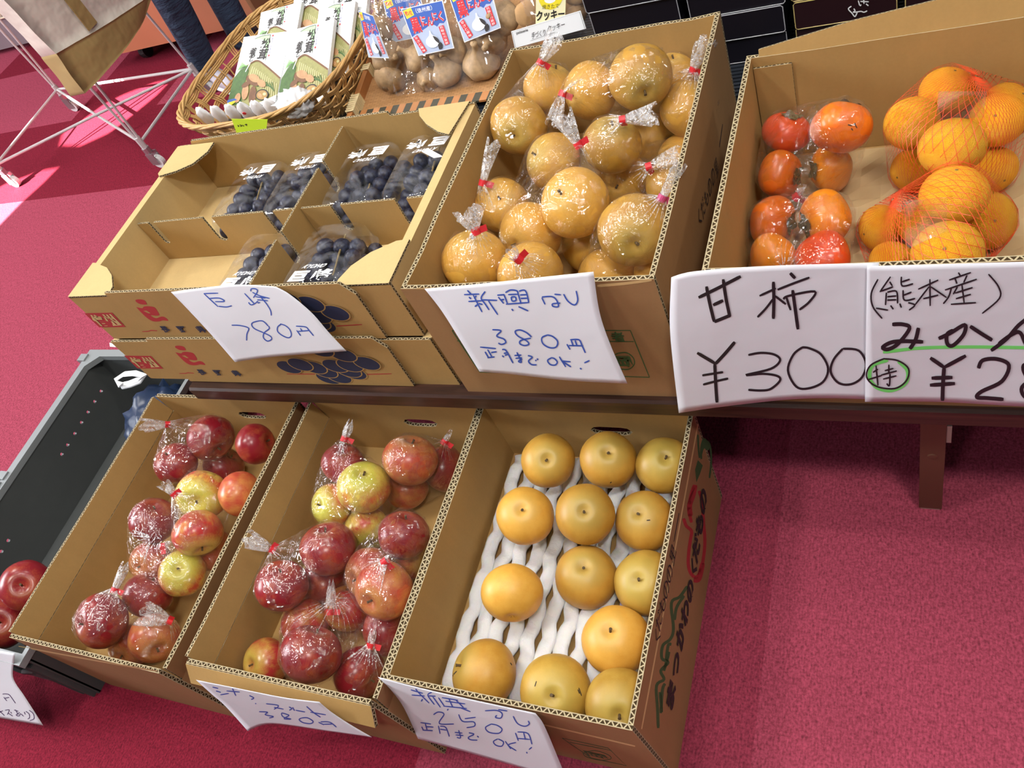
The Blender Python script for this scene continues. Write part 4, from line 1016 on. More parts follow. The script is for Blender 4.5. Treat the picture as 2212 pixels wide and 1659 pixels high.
THIN = [[(1340, 285), (1300, 370), (1310, 450), (1365, 520)], [(1415, 270), (1352, 360)], [(1350, 360), (1430, 330)], [(1410, 300), (1425, 325)], [(1390, 365), (1385, 440)], [(1395, 363), (1450, 358), (1457, 430)], [(1395, 390), (1450, 385)], [(1395, 410), (1450, 408)], [(1480, 270), (1485, 325), (1550, 312)], [(1480, 302), (1530, 285)], [(1490, 350), (1498, 410), (1562, 400)], [(1490, 382), (1540, 362)], [(1328, 458), (1400, 470)], [(1415, 442), (1432, 465)], [(1470, 430), (1480, 455)], [(1520, 425), (1560, 440), (1525, 470)],
        [(1580, 345), (1700, 290)], [(1650, 285), (1652, 445)], [(1645, 330), (1560, 440)], [(1655, 330), (1750, 395)], [(1610, 402), (1700, 380)], [(1820, 245), (1832, 265)], [(1765, 290), (1895, 245)], [(1798, 275), (1812, 312)], [(1872, 262), (1852, 305)], [(1740, 350), (1930, 285)], [(1778, 340), (1762, 390), (1730, 432)], [(1815, 330), (1790, 375)], [(1800, 368), (1905, 335)], [(1805, 402), (1895, 375)], [(1842, 320), (1855, 430)], [(1775, 435), (1925, 425)], [(2000, 255), (2060, 330), (2065, 400), (1962, 490)],
        [(1380, 758), (1295, 800), (1272, 870), (1330, 925), (1440, 938), (1510, 890), (1522, 820), (1460, 772), (1375, 760)], [(1310, 842), (1340, 822)], [(1328, 800), (1340, 920)], [(1282, 885), (1362, 860)], [(1380, 832), (1432, 818)], [(1405, 795), (1405, 850)], [(1358, 858), (1452, 833)], [(1370, 882), (1450, 862)], [(1412, 850), (1408, 920), (1392, 908)]]
BB = [[(1425, 555), (1490, 555), (1528, 580), (1460, 670), (1400, 704), (1368, 692), (1420, 662), (1500, 655), (1610, 660)], [(1582, 575), (1565, 645), (1530, 702)], [(1702, 640), (1770, 608), (1858, 558), (1852, 615), (1790, 680), (1755, 672), (1752, 615), (1790, 590)], [(1890, 566), (1960, 612), (2022, 650)], [(2260, 500), (2180, 560), (2110, 640), (2015, 712)], [(2060, 672), (2140, 615), (2190, 606), (2240, 690), (2330, 640)],
      [(1652, 755), (1735, 812)], [(1865, 742), (1735, 812)], [(1735, 812), (1728, 915), (1725, 1012)], [(1660, 876), (1785, 872)], [(1650, 918), (1800, 908)], [(1940, 818), (1965, 770), (2050, 762), (2122, 800), (2080, 895), (1960, 955), (1930, 990), (1990, 995), (2090, 1003)], [(2290, 780), (2210, 800), (2230, 870), (2300, 920), (2290, 990), (2220, 990), (2200, 930), (2280, 860), (2290, 780)]]
GRN = [[(1370, 722), (1600, 696), (1900, 690), (2250, 694), (2500, 690)]]
GRC = [[(1400, 768), (1310, 800), (1290, 870), (1330, 930), (1420, 950), (1505, 905), (1515, 830), (1460, 775)]]
sign('white sign with green underline and bold mandarin price, overlapping the 300 yen sign', cc([(1275, 202), (1345, 206), (2212, 182), (2650, 168)]), cc([(2650, 168), (2645, 600), (2640, 1060)]), cc([(1262, 1018), (1700, 1018), (2212, 1046), (2640, 1060)]), cc([(1275, 202), (1268, 600), (1262, 1018)]), .6245, .575, .05, [('green_highlight', GREEN_MARK, 7, cc, GRN, .0006), ('green_circle', GREEN_MARK, 8, cc, GRC, .0006), ('bold_handwriting', BLACK_INK, 8.5, cc, BB, .0009, (720,), 0), ('thin_handwriting', BLACK_INK, 3.6, cc, THIN, .001, (600,), 0)], bulge=.003)

cc = crop(400, 1450, 2.633)
SB2 = [[(155, 90), (188, 98)], [(175, 112), (202, 120)], [(200, 134), (248, 126)], [(235, 112), (310, 118)], [(268, 98), (288, 140)], [(365, 138), (390, 152), (375, 160)], [(398, 183), (404, 185)], [(460, 185), (530, 195), (505, 217)], [(505, 205), (560, 216)], [(590, 203), (606, 212), (592, 222)], [(610, 205), (622, 225)], [(628, 222), (682, 232)], [(690, 200), (730, 235), (770, 262)], [(712, 233), (800, 248)],
       [(420, 230), (468, 233), (455, 247), (502, 258), (478, 266)], [(592, 250), (550, 238), (558, 260), (602, 272), (562, 270), (592, 252)], [(662, 266), (695, 265), (727, 285), (712, 298), (670, 292), (648, 275), (662, 266)], [(758, 290), (790, 305)], [(770, 288), (822, 290), (860, 318)], [(785, 302), (838, 300)]]
sign('white sign with blue katakana handwriting, hanging below folded flap of middle apple box', cc([(62, 50), (300, 98), (560, 150), (762, 175)]), cc([(762, 175), (830, 232), (940, 305), (1062, 376)]), cc([(356, 340), (490, 300), (800, 340), (1062, 376)]), cc([(62, 50), (150, 130), (230, 200), (356, 340)]), .1545, .225, .16, [('handwriting', BLUE_INK, 2.4, cc, SB2, .0007, (160,), .13)], bulge=.003)
SB3 = [[(1310, 100), (1322, 116)], [(1283, 106), (1352, 126)], [(1288, 135), (1362, 141)], [(1325, 120), (1388, 182)], [(1342, 172), (1350, 158)], [(1402, 120), (1380, 137), (1418, 190)], [(1383, 140), (1424, 142)], [(1408, 145), (1452, 206)], [(1440, 150), (1472, 196)], [(1460, 150), (1552, 165)], [(1480, 170), (1592, 186)], [(1500, 158), (1522, 206)], [(1540, 165), (1582, 206)], [(1468, 198), (1602, 212)], [(1497, 214), (1490, 223)], [(1560, 206), (1622, 230)],
       [(1705, 225), (1770, 223), (1802, 240), (1795, 266), (1765, 263), (1772, 250)], [(1780, 218), (1832, 226)], [(1865, 255), (1890, 297), (1930, 313), (1957, 300), (1950, 282)], [(1412, 247), (1440, 232), (1472, 245), (1445, 297), (1528, 300)], [(1555, 245), (1578, 285), (1640, 288), (1645, 312), (1600, 321)], [(1590, 270), (1652, 262)], [(1742, 300), (1708, 320), (1728, 347), (1782, 353), (1802, 330), (1775, 308), (1740, 300)], [(1878, 350), (1895, 396)], [(1890, 345), (1950, 355), (1972, 416)], [(1890, 382), (1962, 388)], [(1925, 350), (1935, 390)],
       [(1338, 292), (1398, 300)], [(1365, 295), (1376, 336)], [(1345, 315), (1355, 336)], [(1370, 315), (1412, 318)], [(1350, 335), (1408, 338)], [(1440, 310), (1450, 356)], [(1450, 312), (1482, 320), (1502, 372)], [(1450, 330), (1487, 335)], [(1533, 348), (1577, 352)], [(1538, 362), (1582, 366)], [(1555, 335), (1566, 378), (1545, 376)], [(1613, 350), (1642, 358), (1610, 377), (1625, 390), (1662, 392)], [(1660, 368), (1670, 376)],
       [(1778, 385), (1753, 400), (1768, 421), (1800, 426), (1810, 402), (1780, 385)], [(1820, 398), (1852, 442)], [(1882, 405), (1838, 420), (1883, 452)], [(1972, 432), (1955, 446)], [(1940, 459), (1946, 467)]]
cq = crop(800, 1059, 2.765)
sign('white sign with blue handwriting 250 yen, taped to front of loose pear box', cq([(45, 1116), (300, 1182), (600, 1250), (985, 1332)]), cq([(985, 1332), (1040, 1410), (1145, 1659), (1180, 1740)]), cq([(285, 1485), (700, 1600), (1180, 1740)]), cq([(45, 1116), (120, 1190), (200, 1300), (285, 1485)]), .2155, .25, .22, [('handwriting', BLUE_INK, 2.6, cc, SB3, .0007, (-60, 10), .2)], bulge=.003)
cc = crop(0, 1380, 7.54)
SL = [[(40, 900), (95, 897), (150, 912), (200, 975), (252, 1050)], [(60, 950), (112, 1012)], [(70, 968), (150, 955)], [(-20, 1160), (20, 1200), (72, 1250)], [(-10, 1200), (45, 1170)], [(80, 1165), (150, 1158), (118, 1235)], [(130, 1208), (205, 1258)], [(170, 1190), (190, 1215)], [(230, 1160), (300, 1180)], [(250, 1155), (300, 1242)], [(322, 1198), (262, 1240), (312, 1257), (332, 1220), (385, 1262)], [(393, 1190), (412, 1232)], [(420, 1180), (470, 1220), (482, 1280), (450, 1307)], [(475, 1163), (540, 1220), (552, 1300), (485, 1332)]]
sign('white sign with violet handwriting curling out from front of grey crate at left edge', cc([(-700, 90), (-300, 140), (0, 192), (246, 236)]), cc([(246, 236), (206, 560), (250, 720), (400, 940), (702, 1412)]), cc([(-700, 1150), (0, 1292), (702, 1412)]), cc([(-700, 90), (-720, 600), (-700, 1150)]), .1275, .19, .50, [('handwriting', VIOLET_INK, 1.7, cc, SL, .0007, (-9, 1100), 0)], bulge=.002)

# ------------------------------------------------------------------ grape packs
bmr = bmesh.new(); bmesh.ops.create_uvsphere(bmr, u_segments=18, v_segments=12, radius=1); BERRY = bpy.data.meshes.new('berry'); bmr.to_mesh(BERRY); bmr.free(); BERRY.materials.append(GRAPE)
BERRY.polygons.foreach_set('use_smooth', [True] * len(BERRY.polygons))
RACHIS = pbr('grape_stalk', (.22, .15, .05), .7)


def grape_pack(cx, cy, w, d, h, where, back, seed):
    zf = gzb + .0105; r0 = random.Random(seed)
    b = thing('grape_bunch', 'dark grapes inside the clear pack ' + where, 'grapes', (cx, cy, zf), 'bunches of dark grapes')
    pts = []
    for layer, (nx, ny, z) in enumerate(((4, 6, .0155), (3, 5, .0365))):
        for i in range(nx):
            for j in range(ny):
                if layer and r0.random() < .18: continue
                x = ((i + .5) / nx - .5) * (w - .006 - layer * .016) + r0.uniform(-.002, .002) + (.004 if j % 2 else -.004) * (layer == 0)
                y = ((j + .5) / ny - .5) * (d - .030 - layer * .018) + r0.uniform(-.003, .003); pts.append((x, y, z + r0.uniform(-.001, .0035), r0.uniform(.0132, .0152)))
    for x, y, z, r in pts:
        o = bpy.data.objects.new('berry', BERRY); COL.objects.link(o); o.parent = b; o.location = (x, y, z); o.scale = (r, r, r * r0.uniform(1, 1.08)); o.rotation_euler = (r0.uniform(0, 3), r0.uniform(0, 3), 0)
    m = MB(); m.tube([(cx, cy + d * .42, zf + .045), (cx + .004, cy + d * .2, zf + .043), (cx, cy, zf + .03), (cx, cy - d * .3, zf + .025)], [.0018, .0018, .0015, .001], 6); m.build('stalk', RACHIS, b)
    p = thing('grape_pack', 'clear plastic pack ' + where, 'plastic pack', (cx, cy, zf), 'clear grape packs')
    m = MB(); rings = []; n = 32; prof = [(.90, .0008), (.94, .012), (.97, .024), (1.0, .026), (1.0, .028), (.97, .029), (.95, h * .80), (.90, h * .95), (.82, h), (.35, h * 1.01), (.001, h * 1.01)]

    def sq(a): c, s = cos(a), sin(a); return (math.copysign(abs(c) ** .35, c), math.copysign(abs(s) ** .35, s))
    vs = [(cx + sq(2 * pi * k / n)[0] * w / 2 * q, cy + sq(2 * pi * k / n)[1] * d / 2 * q, zf + z) for q, z in prof for k in range(n)]
    m.add(vs, [(i * n + k, i * n + (k + 1) % n, (i + 1) * n + (k + 1) % n, (i + 1) * n + k) for i in range(len(prof) - 1) for k in range(n)]); m.build('clear_lid', LID, p, True)
    m = MB(); U = V((-1, 0, 0)) if back else V((1, 0, 0)); Wv = V((0, -1, 0)) if back else V((0, 1, 0)); O = V((cx, cy, zf + h * 1.015)) - Wv * (d * (.36 if back else .33)) - U * .040
    text_on(m, '巨', O + U * .0 + Wv * .002, U, Wv, .032, .022, 0, .06, .0006, .15); text_on(m, '峰', O + U * .042 + Wv * .002, U, Wv, .036, .024, 0, .05, .0006, .15)
    text_on(m, 'KYOHO', O + U * .014 + Wv * .029, U, Wv, .042, .008, 0, .02, .0006, .2)
    m.build('lid_print', WHITE_PRINT, p)


grape_pack(-1.118, .953, .112, .178, .062, 'at the back left beside the empty cell', True, 1)
grape_pack(-.995, .958, .112, .178, .066, 'in back row just left of the cross divider', True, 2)
grape_pack(-.865, .956, .108, .178, .068, 'in back row just right of the cross divider', True, 3)
grape_pack(-.742, .956, .108, .178, .072, 'in the back right corner with white tag', True, 4)
grape_pack(-.992, .758, .112, .166, .062, 'in front left row, left of cross divider', False, 5)
grape_pack(-.845, .760, .120, .168, .068, 'in the front row, right of cross divider', False, 6)
q = [at_z(x, y, gzb + .083) for x, y in ((913, 330), (925, 322), (958, 340), (938, 343))]
m = MB(); m.plate([(p.x, p.y) for p in q], (0, 0, gzb + .085), (1, 0, 0), (0, 1, 0), .0008, me=0); tag(m.build('price_tag', WHITE_PRINT), 'small white tag lying on the back right grape pack', 'price tag')

# ------------------------------------------------------------------ grey plastic crate at the left
CR_IN = pbr('dark_grey_plastic', (.072, .078, .078), .45, var=.1); CR_RIM = pbr('light_grey_plastic', (.24, .26, .27), .45)
cx0, cx1, cy0, cy1, ch = -1.780, -1.415, .140, .822, .190
cr = thing('plastic_crate', 'dark grey plastic crate with light rim on floor at far left, holding apples', 'crate', ((cx0 + cx1) / 2, .48, 0))
holes = []
for x, y in [(605, 815), (567, 877), (527, 940), (488, 1002), (448, 1068), (405, 1136), (370, 1192)]:
    p = at_x(x / 2.765, 550 + y / 2.765, cx0 + .006); holes.append((cy1 - .003 - p.y, p.z))
for x, y in [(50, 300), (10, 365)]:
    p = at_x(x / 2.765, 1059 + y / 2.765, cx0 + .006); holes.append((cy1 - .003 - p.y, p.z))
hp = [[(a + .0042 * cos(t), c + .0042 * sin(t)) for t in [2 * pi * k / 10 for k in range(10)]] for a, c in holes if 0 < c < ch - .01]
m = MB(); m.plate([(0, 0), (cy1 - cy0 - .006, 0), (cy1 - cy0 - .006, ch), (0, ch)], (cx0, cy1 - .003, 0), (0, -1, 0), UZ, .006, holes=hp, me=0); m.build('side_wall', CR_IN, cr)
m = MB(); m.box((cx1 - .006, cy0 + .003, 0), (cx1, cy1 - .003, ch)); m.build('side_wall', CR_IN, cr)
m = MB(); m.box((cx0, cy1 - .006, 0), (cx1, cy1, ch)); m.build('end_wall', CR_IN, cr)
m = MB(); m.box((cx0, cy0, 0), (cx1, cy0 + .006, ch))
for x in (cx1 - .05, cx1 - .02, cx0 + .03): m.box((x, cy0 - .008, 0), (x + .012, cy0, ch - .03))
m.tube([(cx1 - .17, cy0 - .003, .10), (cx1 - .12, cy0 - .006, .085), (cx1 - .07, cy0 - .003, .10)], .006, 6); m.build('end_wall', CR_IN, cr)
m = MB(); m.box((cx0 + .006, cy0 + .006, .004), (cx1 - .006, cy1 - .006, .010)); m.build('base', CR_IN, cr)
m = MB(); rr = .012; c_ = .03
o_ = [(cx0 - rr, cy0 - rr), (cx1 + .002, cy0 - rr), (cx1 + .002, cy1 + rr), (cx0 - rr, cy1 + rr)]; i_ = [(cx0 + .008, cy0 + .008), (cx1 - .008, cy0 + .008), (cx1 - .008, cy1 - .008), (cx0 + .008 + c_, cy1 - .008), (cx0 + .008, cy1 - .008 - c_)]
m.plate(o_, (0, 0, ch + .002), (1, 0, 0), (0, 1, 0), .014, holes=[i_], me=0)
for x, y in ((27, 1029), (13, 1052), (190, 772)):
    p = at_z(x, y, ch + .005); m.box((cx0 - rr - .014, p.y - .010, ch - .012), (cx0 - rr + .010, p.y + .010, ch + .006))
m.build('rim', CR_RIM, cr)
GA = 'apples in the grey crate'
for px, py, rp, z, lb in ((58, 1265, 47, .165, 'red apple with green stem hollow in grey crate, half hidden by left apple box'), (10, 1345, 45, .125, 'red apple at the left photo edge in the grey crate')):
    P = at_z(px, py, z); r = rp * (P - C0).length / 1850; fruit('apple', AP_RED, P, r, (-.25, .0), lb, 'apple', GA)
P = at_z(40, 1300, .07); fruit('apple', AP_RED, (-1.50, .25, .080), .040, (.2, -.6), 'red apple underneath the two others in grey crate', 'apple', GA)
fruit('apple', AP_RED, (-1.60, .22, .052), .040, (-.3, -.6), 'red apple lowest of all in the grey crate', 'apple', GA)
# crumpled navy bag with a white handle, in the crate


def crumple(name, c, s, mt, seed, amp=.25, sub=4, fr=3.0):
    bm = bmesh.new(); bmesh.ops.create_icosphere(bm, subdivisions=sub, radius=1)
    for v in bm.verts:
        q = v.co.normalized(); f = 1 + amp * (abs(mnoise.noise(q * fr + V((seed, 0, 0)))) - .3) + amp * .4 * mnoise.noise(q * fr * 3 + V((0, seed, 0)))
        v.co = V(c) + V((q.x * s[0] * f, q.y * s[1] * f, max(-1, q.z * 1.15) * s[2] * (f if q.z > 0 else 1)))
    me = bpy.data.meshes.new(name); bm.to_mesh(me); bm.free(); me.materials.append(mt); me.polygons.foreach_set('use_smooth', [True] * len(me.polygons)); return me


nb = put('shopping_bag', crumple('shopping_bag', (-1.535, .70, .085), (.095, .095, .075), pbr('navy_bag_film', (.012, .028, .075), .35, var=.3, vscale=14), 3, .35))
tag(nb, 'crumpled navy blue shopping bag lying in back of the grey crate', 'shopping bag')
m = MB(); hp_ = [at_z(x, y, z) for x, y, z in ((262, 832, .185), (250, 820, .19), (268, 808, .20), (290, 806, .205), (312, 812, .20), (300, 822, .19), (280, 830, .182), (262, 834, .178))]
m.tube(hp_, .008, 8, sx=.35); m.build('white_handle', WHITE_PRINT, nb)
m = MB(); q = [at_z(x, y, 0) for x, y in ((237, 741), (252, 744), (252, 750), (238, 749))]; m.plate([(p.x, p.y) for p in q], (0, 0, .0012), (1, 0, 0), (0, 1, 0), .001, me=0)
tag(m.build('paper_scrap', WHITE_PRINT), 'tiny white paper scrap on rose carpet left of the grape cartons', 'paper scrap')

# ------------------------------------------------------------------ behind the cartons: supports
sc_ = thing('support_crate', 'dark grey plastic crate with light rim behind grape cartons, carrying the wicker basket', 'crate', (-1.28, 1.45, 0))
ax0, ax1, ay0, ay1, ah = -1.525, -1.02, 1.10, 1.72, .40
m = MB(); m.plate([(ax0, ay0), (ax1, ay0), (ax1, ay1), (ax0, ay1)], (0, 0, ah), (1, 0, 0), (0, 1, 0), .012, holes=[[(ax0 + .018, ay0 + .018), (ax1 - .018, ay0 + .018), (ax1 - .018, ay1 - .018), (ax0 + .018, ay1 - .018)]], me=0); m.build('rim', CR_RIM, sc_)
for nm, lo, hi in (('side_wall', (ax0 + .008, ay0 + .008, 0), (ax0 + .014, ay1 - .008, ah - .012)), ('side_wall', (ax1 - .014, ay0 + .008, 0), (ax1 - .008, ay1 - .008, ah - .012)), ('end_wall', (ax0 + .014, ay0 + .008, 0), (ax1 - .014, ay0 + .014, ah - .012)), ('end_wall', (ax0 + .014, ay1 - .014, 0), (ax1 - .014, ay1 - .008, ah - .012)), ('base', (ax0 + .014, ay0 + .014, .006), (ax1 - .014, ay1 - .014, .012))):
    m = MB(); m.box(lo, hi); m.build(nm, CR_IN, sc_)
m = MB(); m.box((ax0 + .014, ay0 + .014, ah - .03), (ax1 - .014, ay1 - .014, ah - .022)); m.build('inner_board', CR_IN, sc_)
RIB = pbr('black_ribbed_plastic', (.018, .022, .03), .4)
st = thing('display_stand', 'black ribbed plastic stand behind the table carrying tray and dark boxes', 'stand', (-.2, 1.6, 0))
m = MB(); m.box((-1.0, 1.20, 0), (.75, 1.95, .395)); m.build('body', RIB, st)
m = MB()
for k in range(75): y = 1.202 + k * .01; m.box((-1.0, y, .395), (.75, y + .006, .400))
m.build('ribbed_top', RIB, st)
SZ = .401

# ------------------------------------------------------------------ dark confection boxes
BLK = pbr('black_box_card', (.008, .007, .012), .3, coat=.3); MAR = pbr('maroon_box_card', (.022, .007, .010), .32, coat=.3)
LINE = pbr('silver_edge', (.42, .42, .45), .4); GOLD = pbr('gold_edge', (.55, .42, .16), .4)


def conf_box(x0, x1, y0, z0, h, mt, ln, label, dpt=.19, jut=0):
    b = thing('confection_box', label, 'box', ((x0 + x1) / 2, y0 + dpt / 2, z0), 'dark confection boxes'); y0 -= jut
    m = MB(); e = .003
    pr = [(x0 + e, z0), (x1 - e, z0), (x1, z0 + e), (x1, z0 + h - e), (x1 - e, z0 + h), (x0 + e, z0 + h), (x0, z0 + h - e), (x0, z0 + e)]
    m.add([(x, y0, z) for x, z in pr] + [(x, y0 + dpt, z) for x, z in pr], [tuple(range(8)), tuple(range(15, 7, -1))] + [(i, i + 8, (i + 1) % 8 + 8, (i + 1) % 8) for i in range(8)]); m.build('body', mt, b)
    m = MB(); m.tube([(x, y0 - .0002, z) for x, z in pr], .0008, 5, closed=True); m.build('edge_line', ln, b)
    return b


cols = [(-.523, -.372, BLK, LINE, 4), (-.356, -.206, BLK, LINE, 4), (-.192, -.044, MAR, GOLD, 4), (-.034, .118, MAR, GOLD, 4)]
nmz = ['bottom', 'second', 'third', 'topmost']; cn = ['leftmost black stack behind tall pear box', 'second black stack, behind gap between the boxes', 'maroon stack left of the other maroon one', 'rightmost maroon stack behind citrus box']
conf = []
for ci, (xa, xb, mt, ln, n) in enumerate(cols):
    for k in range(n):
        h = .046; z = SZ + k * (h + .0006) - (.012 if ci == 2 else 0) * 0
        sh = rnd.uniform(-.003, .003); conf.append(conf_box(xa + sh, xb + sh, 1.292 - .004 * (k % 2), z, h, mt, ln, nmz[k] + ' box of the ' + cn[ci]))
hd = lambda x, y: at_y(x, y, 1.286)
cc = crop(1640, 0, 3.867); m = MB()
CAL = [[(770, 52), (745, 75), (775, 110), (800, 138), (822, 95)], [(790, 72), (800, 90), (785, 102), (815, 100), (850, 95), (875, 102), (902, 90)], [(828, 5), (838, 45)], [(845, 12), (915, 15)], [(872, -10), (875, 32)], [(852, 38), (842, 50)], [(892, 32), (912, 48)]]
ink(m, [cc(s) for s in CAL], hd, 2.6, 0, .0012); m.build('white_lettering', WHITE_PRINT, conf[8])
m = MB(); ink(m, [cc(s) for s in ([(812, 212), (845, 215)], [(850, 190), (940, 186)], [(860, 205), (930, 200)], [(885, 185), (905, 220)])], hd, 2.6, 0, .0012); m.build('white_lettering', WHITE_PRINT, conf[8])
m = MB(); ink(m, [cc(s) for s in ([(1690, 72), (1730, 70)], [(1740, 50), (1820, 42)], [(1760, 72), (1810, 60)])], hd, 2.6, 0, .0012); m.build('white_lettering', WHITE_PRINT, conf[12])

# ------------------------------------------------------------------ wicker basket with mushroom packets
WICK = pbr('pale_wicker', (.56, .33, .12), .45, var=.25, vscale=60); WICK_D = pbr('brown_wicker', (.34, .19, .07), .5, var=.3, vscale=60)
bk = thing('wicker_basket', 'oval open-weave wicker basket behind grape cartons holding white packets', 'basket', (-1.275, 1.41, SZ))
bcx, bcy, bz0, bz1 = -1.285, 1.43, SZ + .002, SZ + .115


def bpt(a, s, off=0):
    ax_, by_ = .155 + .065 * s ** .8, .185 + .075 * s ** .8
    c, q = cos(a), sin(a); e = .62
    return V((bcx + math.copysign(abs(c) ** e, c) * (ax_ + off), bcy + math.copysign(abs(q) ** e, q) * (by_ + off), bz0 + (bz1 - bz0) * s))


ns = 42
for rr_ in range(5):
    m = MB(); s = .12 + .78 * rr_ / 4
    for k in range(3):
        pts = [bpt(2 * pi * i / (ns * 4), s + (k - 1) * .035, .0035 * cos(pi * i / 4 + pi * rr_)) for i in range(ns * 4)]
        m.tube(pts, .0022, 5, closed=True)
    m.build('woven_strand', WICK, bk, True)
m = MB()
for i in range(ns):
    for k in (-1, 0, 1):
        a = 2 * pi * i / ns + .022 * k; m.tube([bpt(a, s, -.0035 * cos(4 * pi * s + pi * i)) for s in [q / 12 for q in range(13)]], .0019, 5)
m.build('upright_ribs', WICK, bk, True)
m = MB()
for k in range(4):
    m.tube([bpt(2 * pi * i / 160, 1.0 + .03 * sin(2 * pi * i / 160 * 9 + k * pi / 2), .004 * cos(2 * pi * i / 160 * 9 + k * pi / 2)) for i in range(160)], .0032, 6, closed=True)
m.build('rim', WICK, bk, True)
m = MB()
for k in range(-9, 10):
    for dirx in (0, 1):
        L = []
        for i in range(25):
            u = -1 + 2 * i / 24; w = k / 10
            x, y = (u, w) if dirx else (w, u)
            if abs(x) ** 2.6 + abs(y) ** 2.6 > 1: continue
            L.append(V((bcx + x * .158, bcy + y * .188, bz0 + .002 + .0015 * (1 if (i + k + dirx) % 2 else 0))))
        if len(L) > 2: m.tube(L, .0028, 5)
m.build('woven_base', WICK_D, bk, True)

# packets: everything on them is drawn in the packet's own (u, v)
PK_W = pbr('white_packet_film', (.84, .86, .87), .35, spec=.5)
P_GR = pbr('print_leaf_green', (.06, .13, .03), .5, var=.5, vscale=120); P_FERN = pbr('print_fern_green', (.20, .40, .13), .5); P_MINT = pbr('print_mint', (.42, .72, .36), .5)
P_BAS = pbr('print_basket_green', (.30, .29, .10), .5, var=.3, vscale=150); P_BASL = pbr('print_basket_light', (.55, .52, .27), .5); P_BRN = pbr('print_brown', (.16, .065, .025), .5, var=.5, vscale=90); P_TAN = pbr('print_tan', (.50, .27, .13), .5, var=.4, vscale=90)
P_BLK = pbr('print_black', (.015, .01, .01), .5); P_YEL = pbr('print_yellow', (.85, .70, .03), .5); P_BLUE = pbr('print_blue', (.03, .10, .42), .45); P_REDD = pbr('print_red', (.62, .02, .03), .45); P_LB = pbr('print_pale_blue', (.40, .47, .64), .45); P_SOUP = pbr('print_amber', (.35, .20, .05), .35); P_LILAC = pbr('print_violet', (.15, .13, .35), .5)
PALL = [P_GR, P_FERN, P_MINT, P_BAS, P_BASL, P_BRN, P_TAN, P_BLK, P_YEL, P_BLUE, P_REDD, P_LB, P_SOUP, P_LILAC, WHITE_PRINT]


class Quad:
    def __init__(s, tl, tr, br, bl): s.c = [V(p) for p in (tl, tr, br, bl)]; s.n = (s.c[2] - s.c[3]).cross(s.c[0] - s.c[3]).normalized(); s.i = 0

    def __call__(s, u, v, lift=0): a, b, c, d = s.c; return a * (1 - u) * (1 - v) + b * u * (1 - v) + c * u * v + d * (1 - u) * v + s.n * lift

    def poly(s, mb, pts, m, curve=0):
        s.i += 1; lift = .0004 + .00006 * s.i
        if curve: pts = [(p.x, p.y) for p in smooth_line(list(pts) + [pts[0]], curve)][:-1]
        tr = tessellate_polygon([[V((x, y, 0)) for x, y in pts]]); mb.add([s(x, y, lift) for x, y in pts], [tuple(t) for t in tr], m)

    def ell(s, mb, u, v, ru, rv, m, rot=0, n=16): s.poly(mb, [(u + ru * cos(t) * cos(rot) - rv * sin(t) * sin(rot), v + ru * cos(t) * sin(rot) + rv * sin(t) * cos(rot)) for t in [2 * pi * k / n for k in range(n)]], m)

    def line(s, mb, pts, w, m):
        s.i += 1; lift = .0004 + .00006 * s.i; L = smooth_line(pts, 4); vs = []
        for i, p in enumerate(L):
            t = (L[min(i + 1, len(L) - 1)] - L[max(i - 1, 0)]).normalized(); q = V((-t.y, t.x)) * w / 2
            vs += [s(p.x - q.x, p.y - q.y, lift), s(p.x + q.x, p.y + q.y, lift)]
        mb.add(vs, [(2 * i, 2 * i + 1, 2 * i + 3, 2 * i + 2) for i in range(len(L) - 1)], m)

    def text(s, mb, txt, u0, v0, u1, v1, m, bold=.02, slant=0):
        s.i += 1; vs, fs = glyph(txt, bold); mb.add([s(u0 + (u1 - u0) * x + slant * y, v1 + (v0 - v1) * y, .0004 + .00006 * s.i) for x, y in vs], fs, m)

    def slab(s, mb, t, m=0):
        a = [s(u, v) for u, v in ((0, 0), (1, 0), (1, 1), (0, 1))]; b = [p - s.n * t for p in a]; mb.add(a + b, [(3, 2, 1, 0), (4, 5, 6, 7), (0, 1, 5, 4), (1, 2, 6, 5), (2, 3, 7, 6), (3, 0, 4, 7)], m)


PP, PN = V((0, 1.32, .455)), V((0, -.60, 1)).normalized()


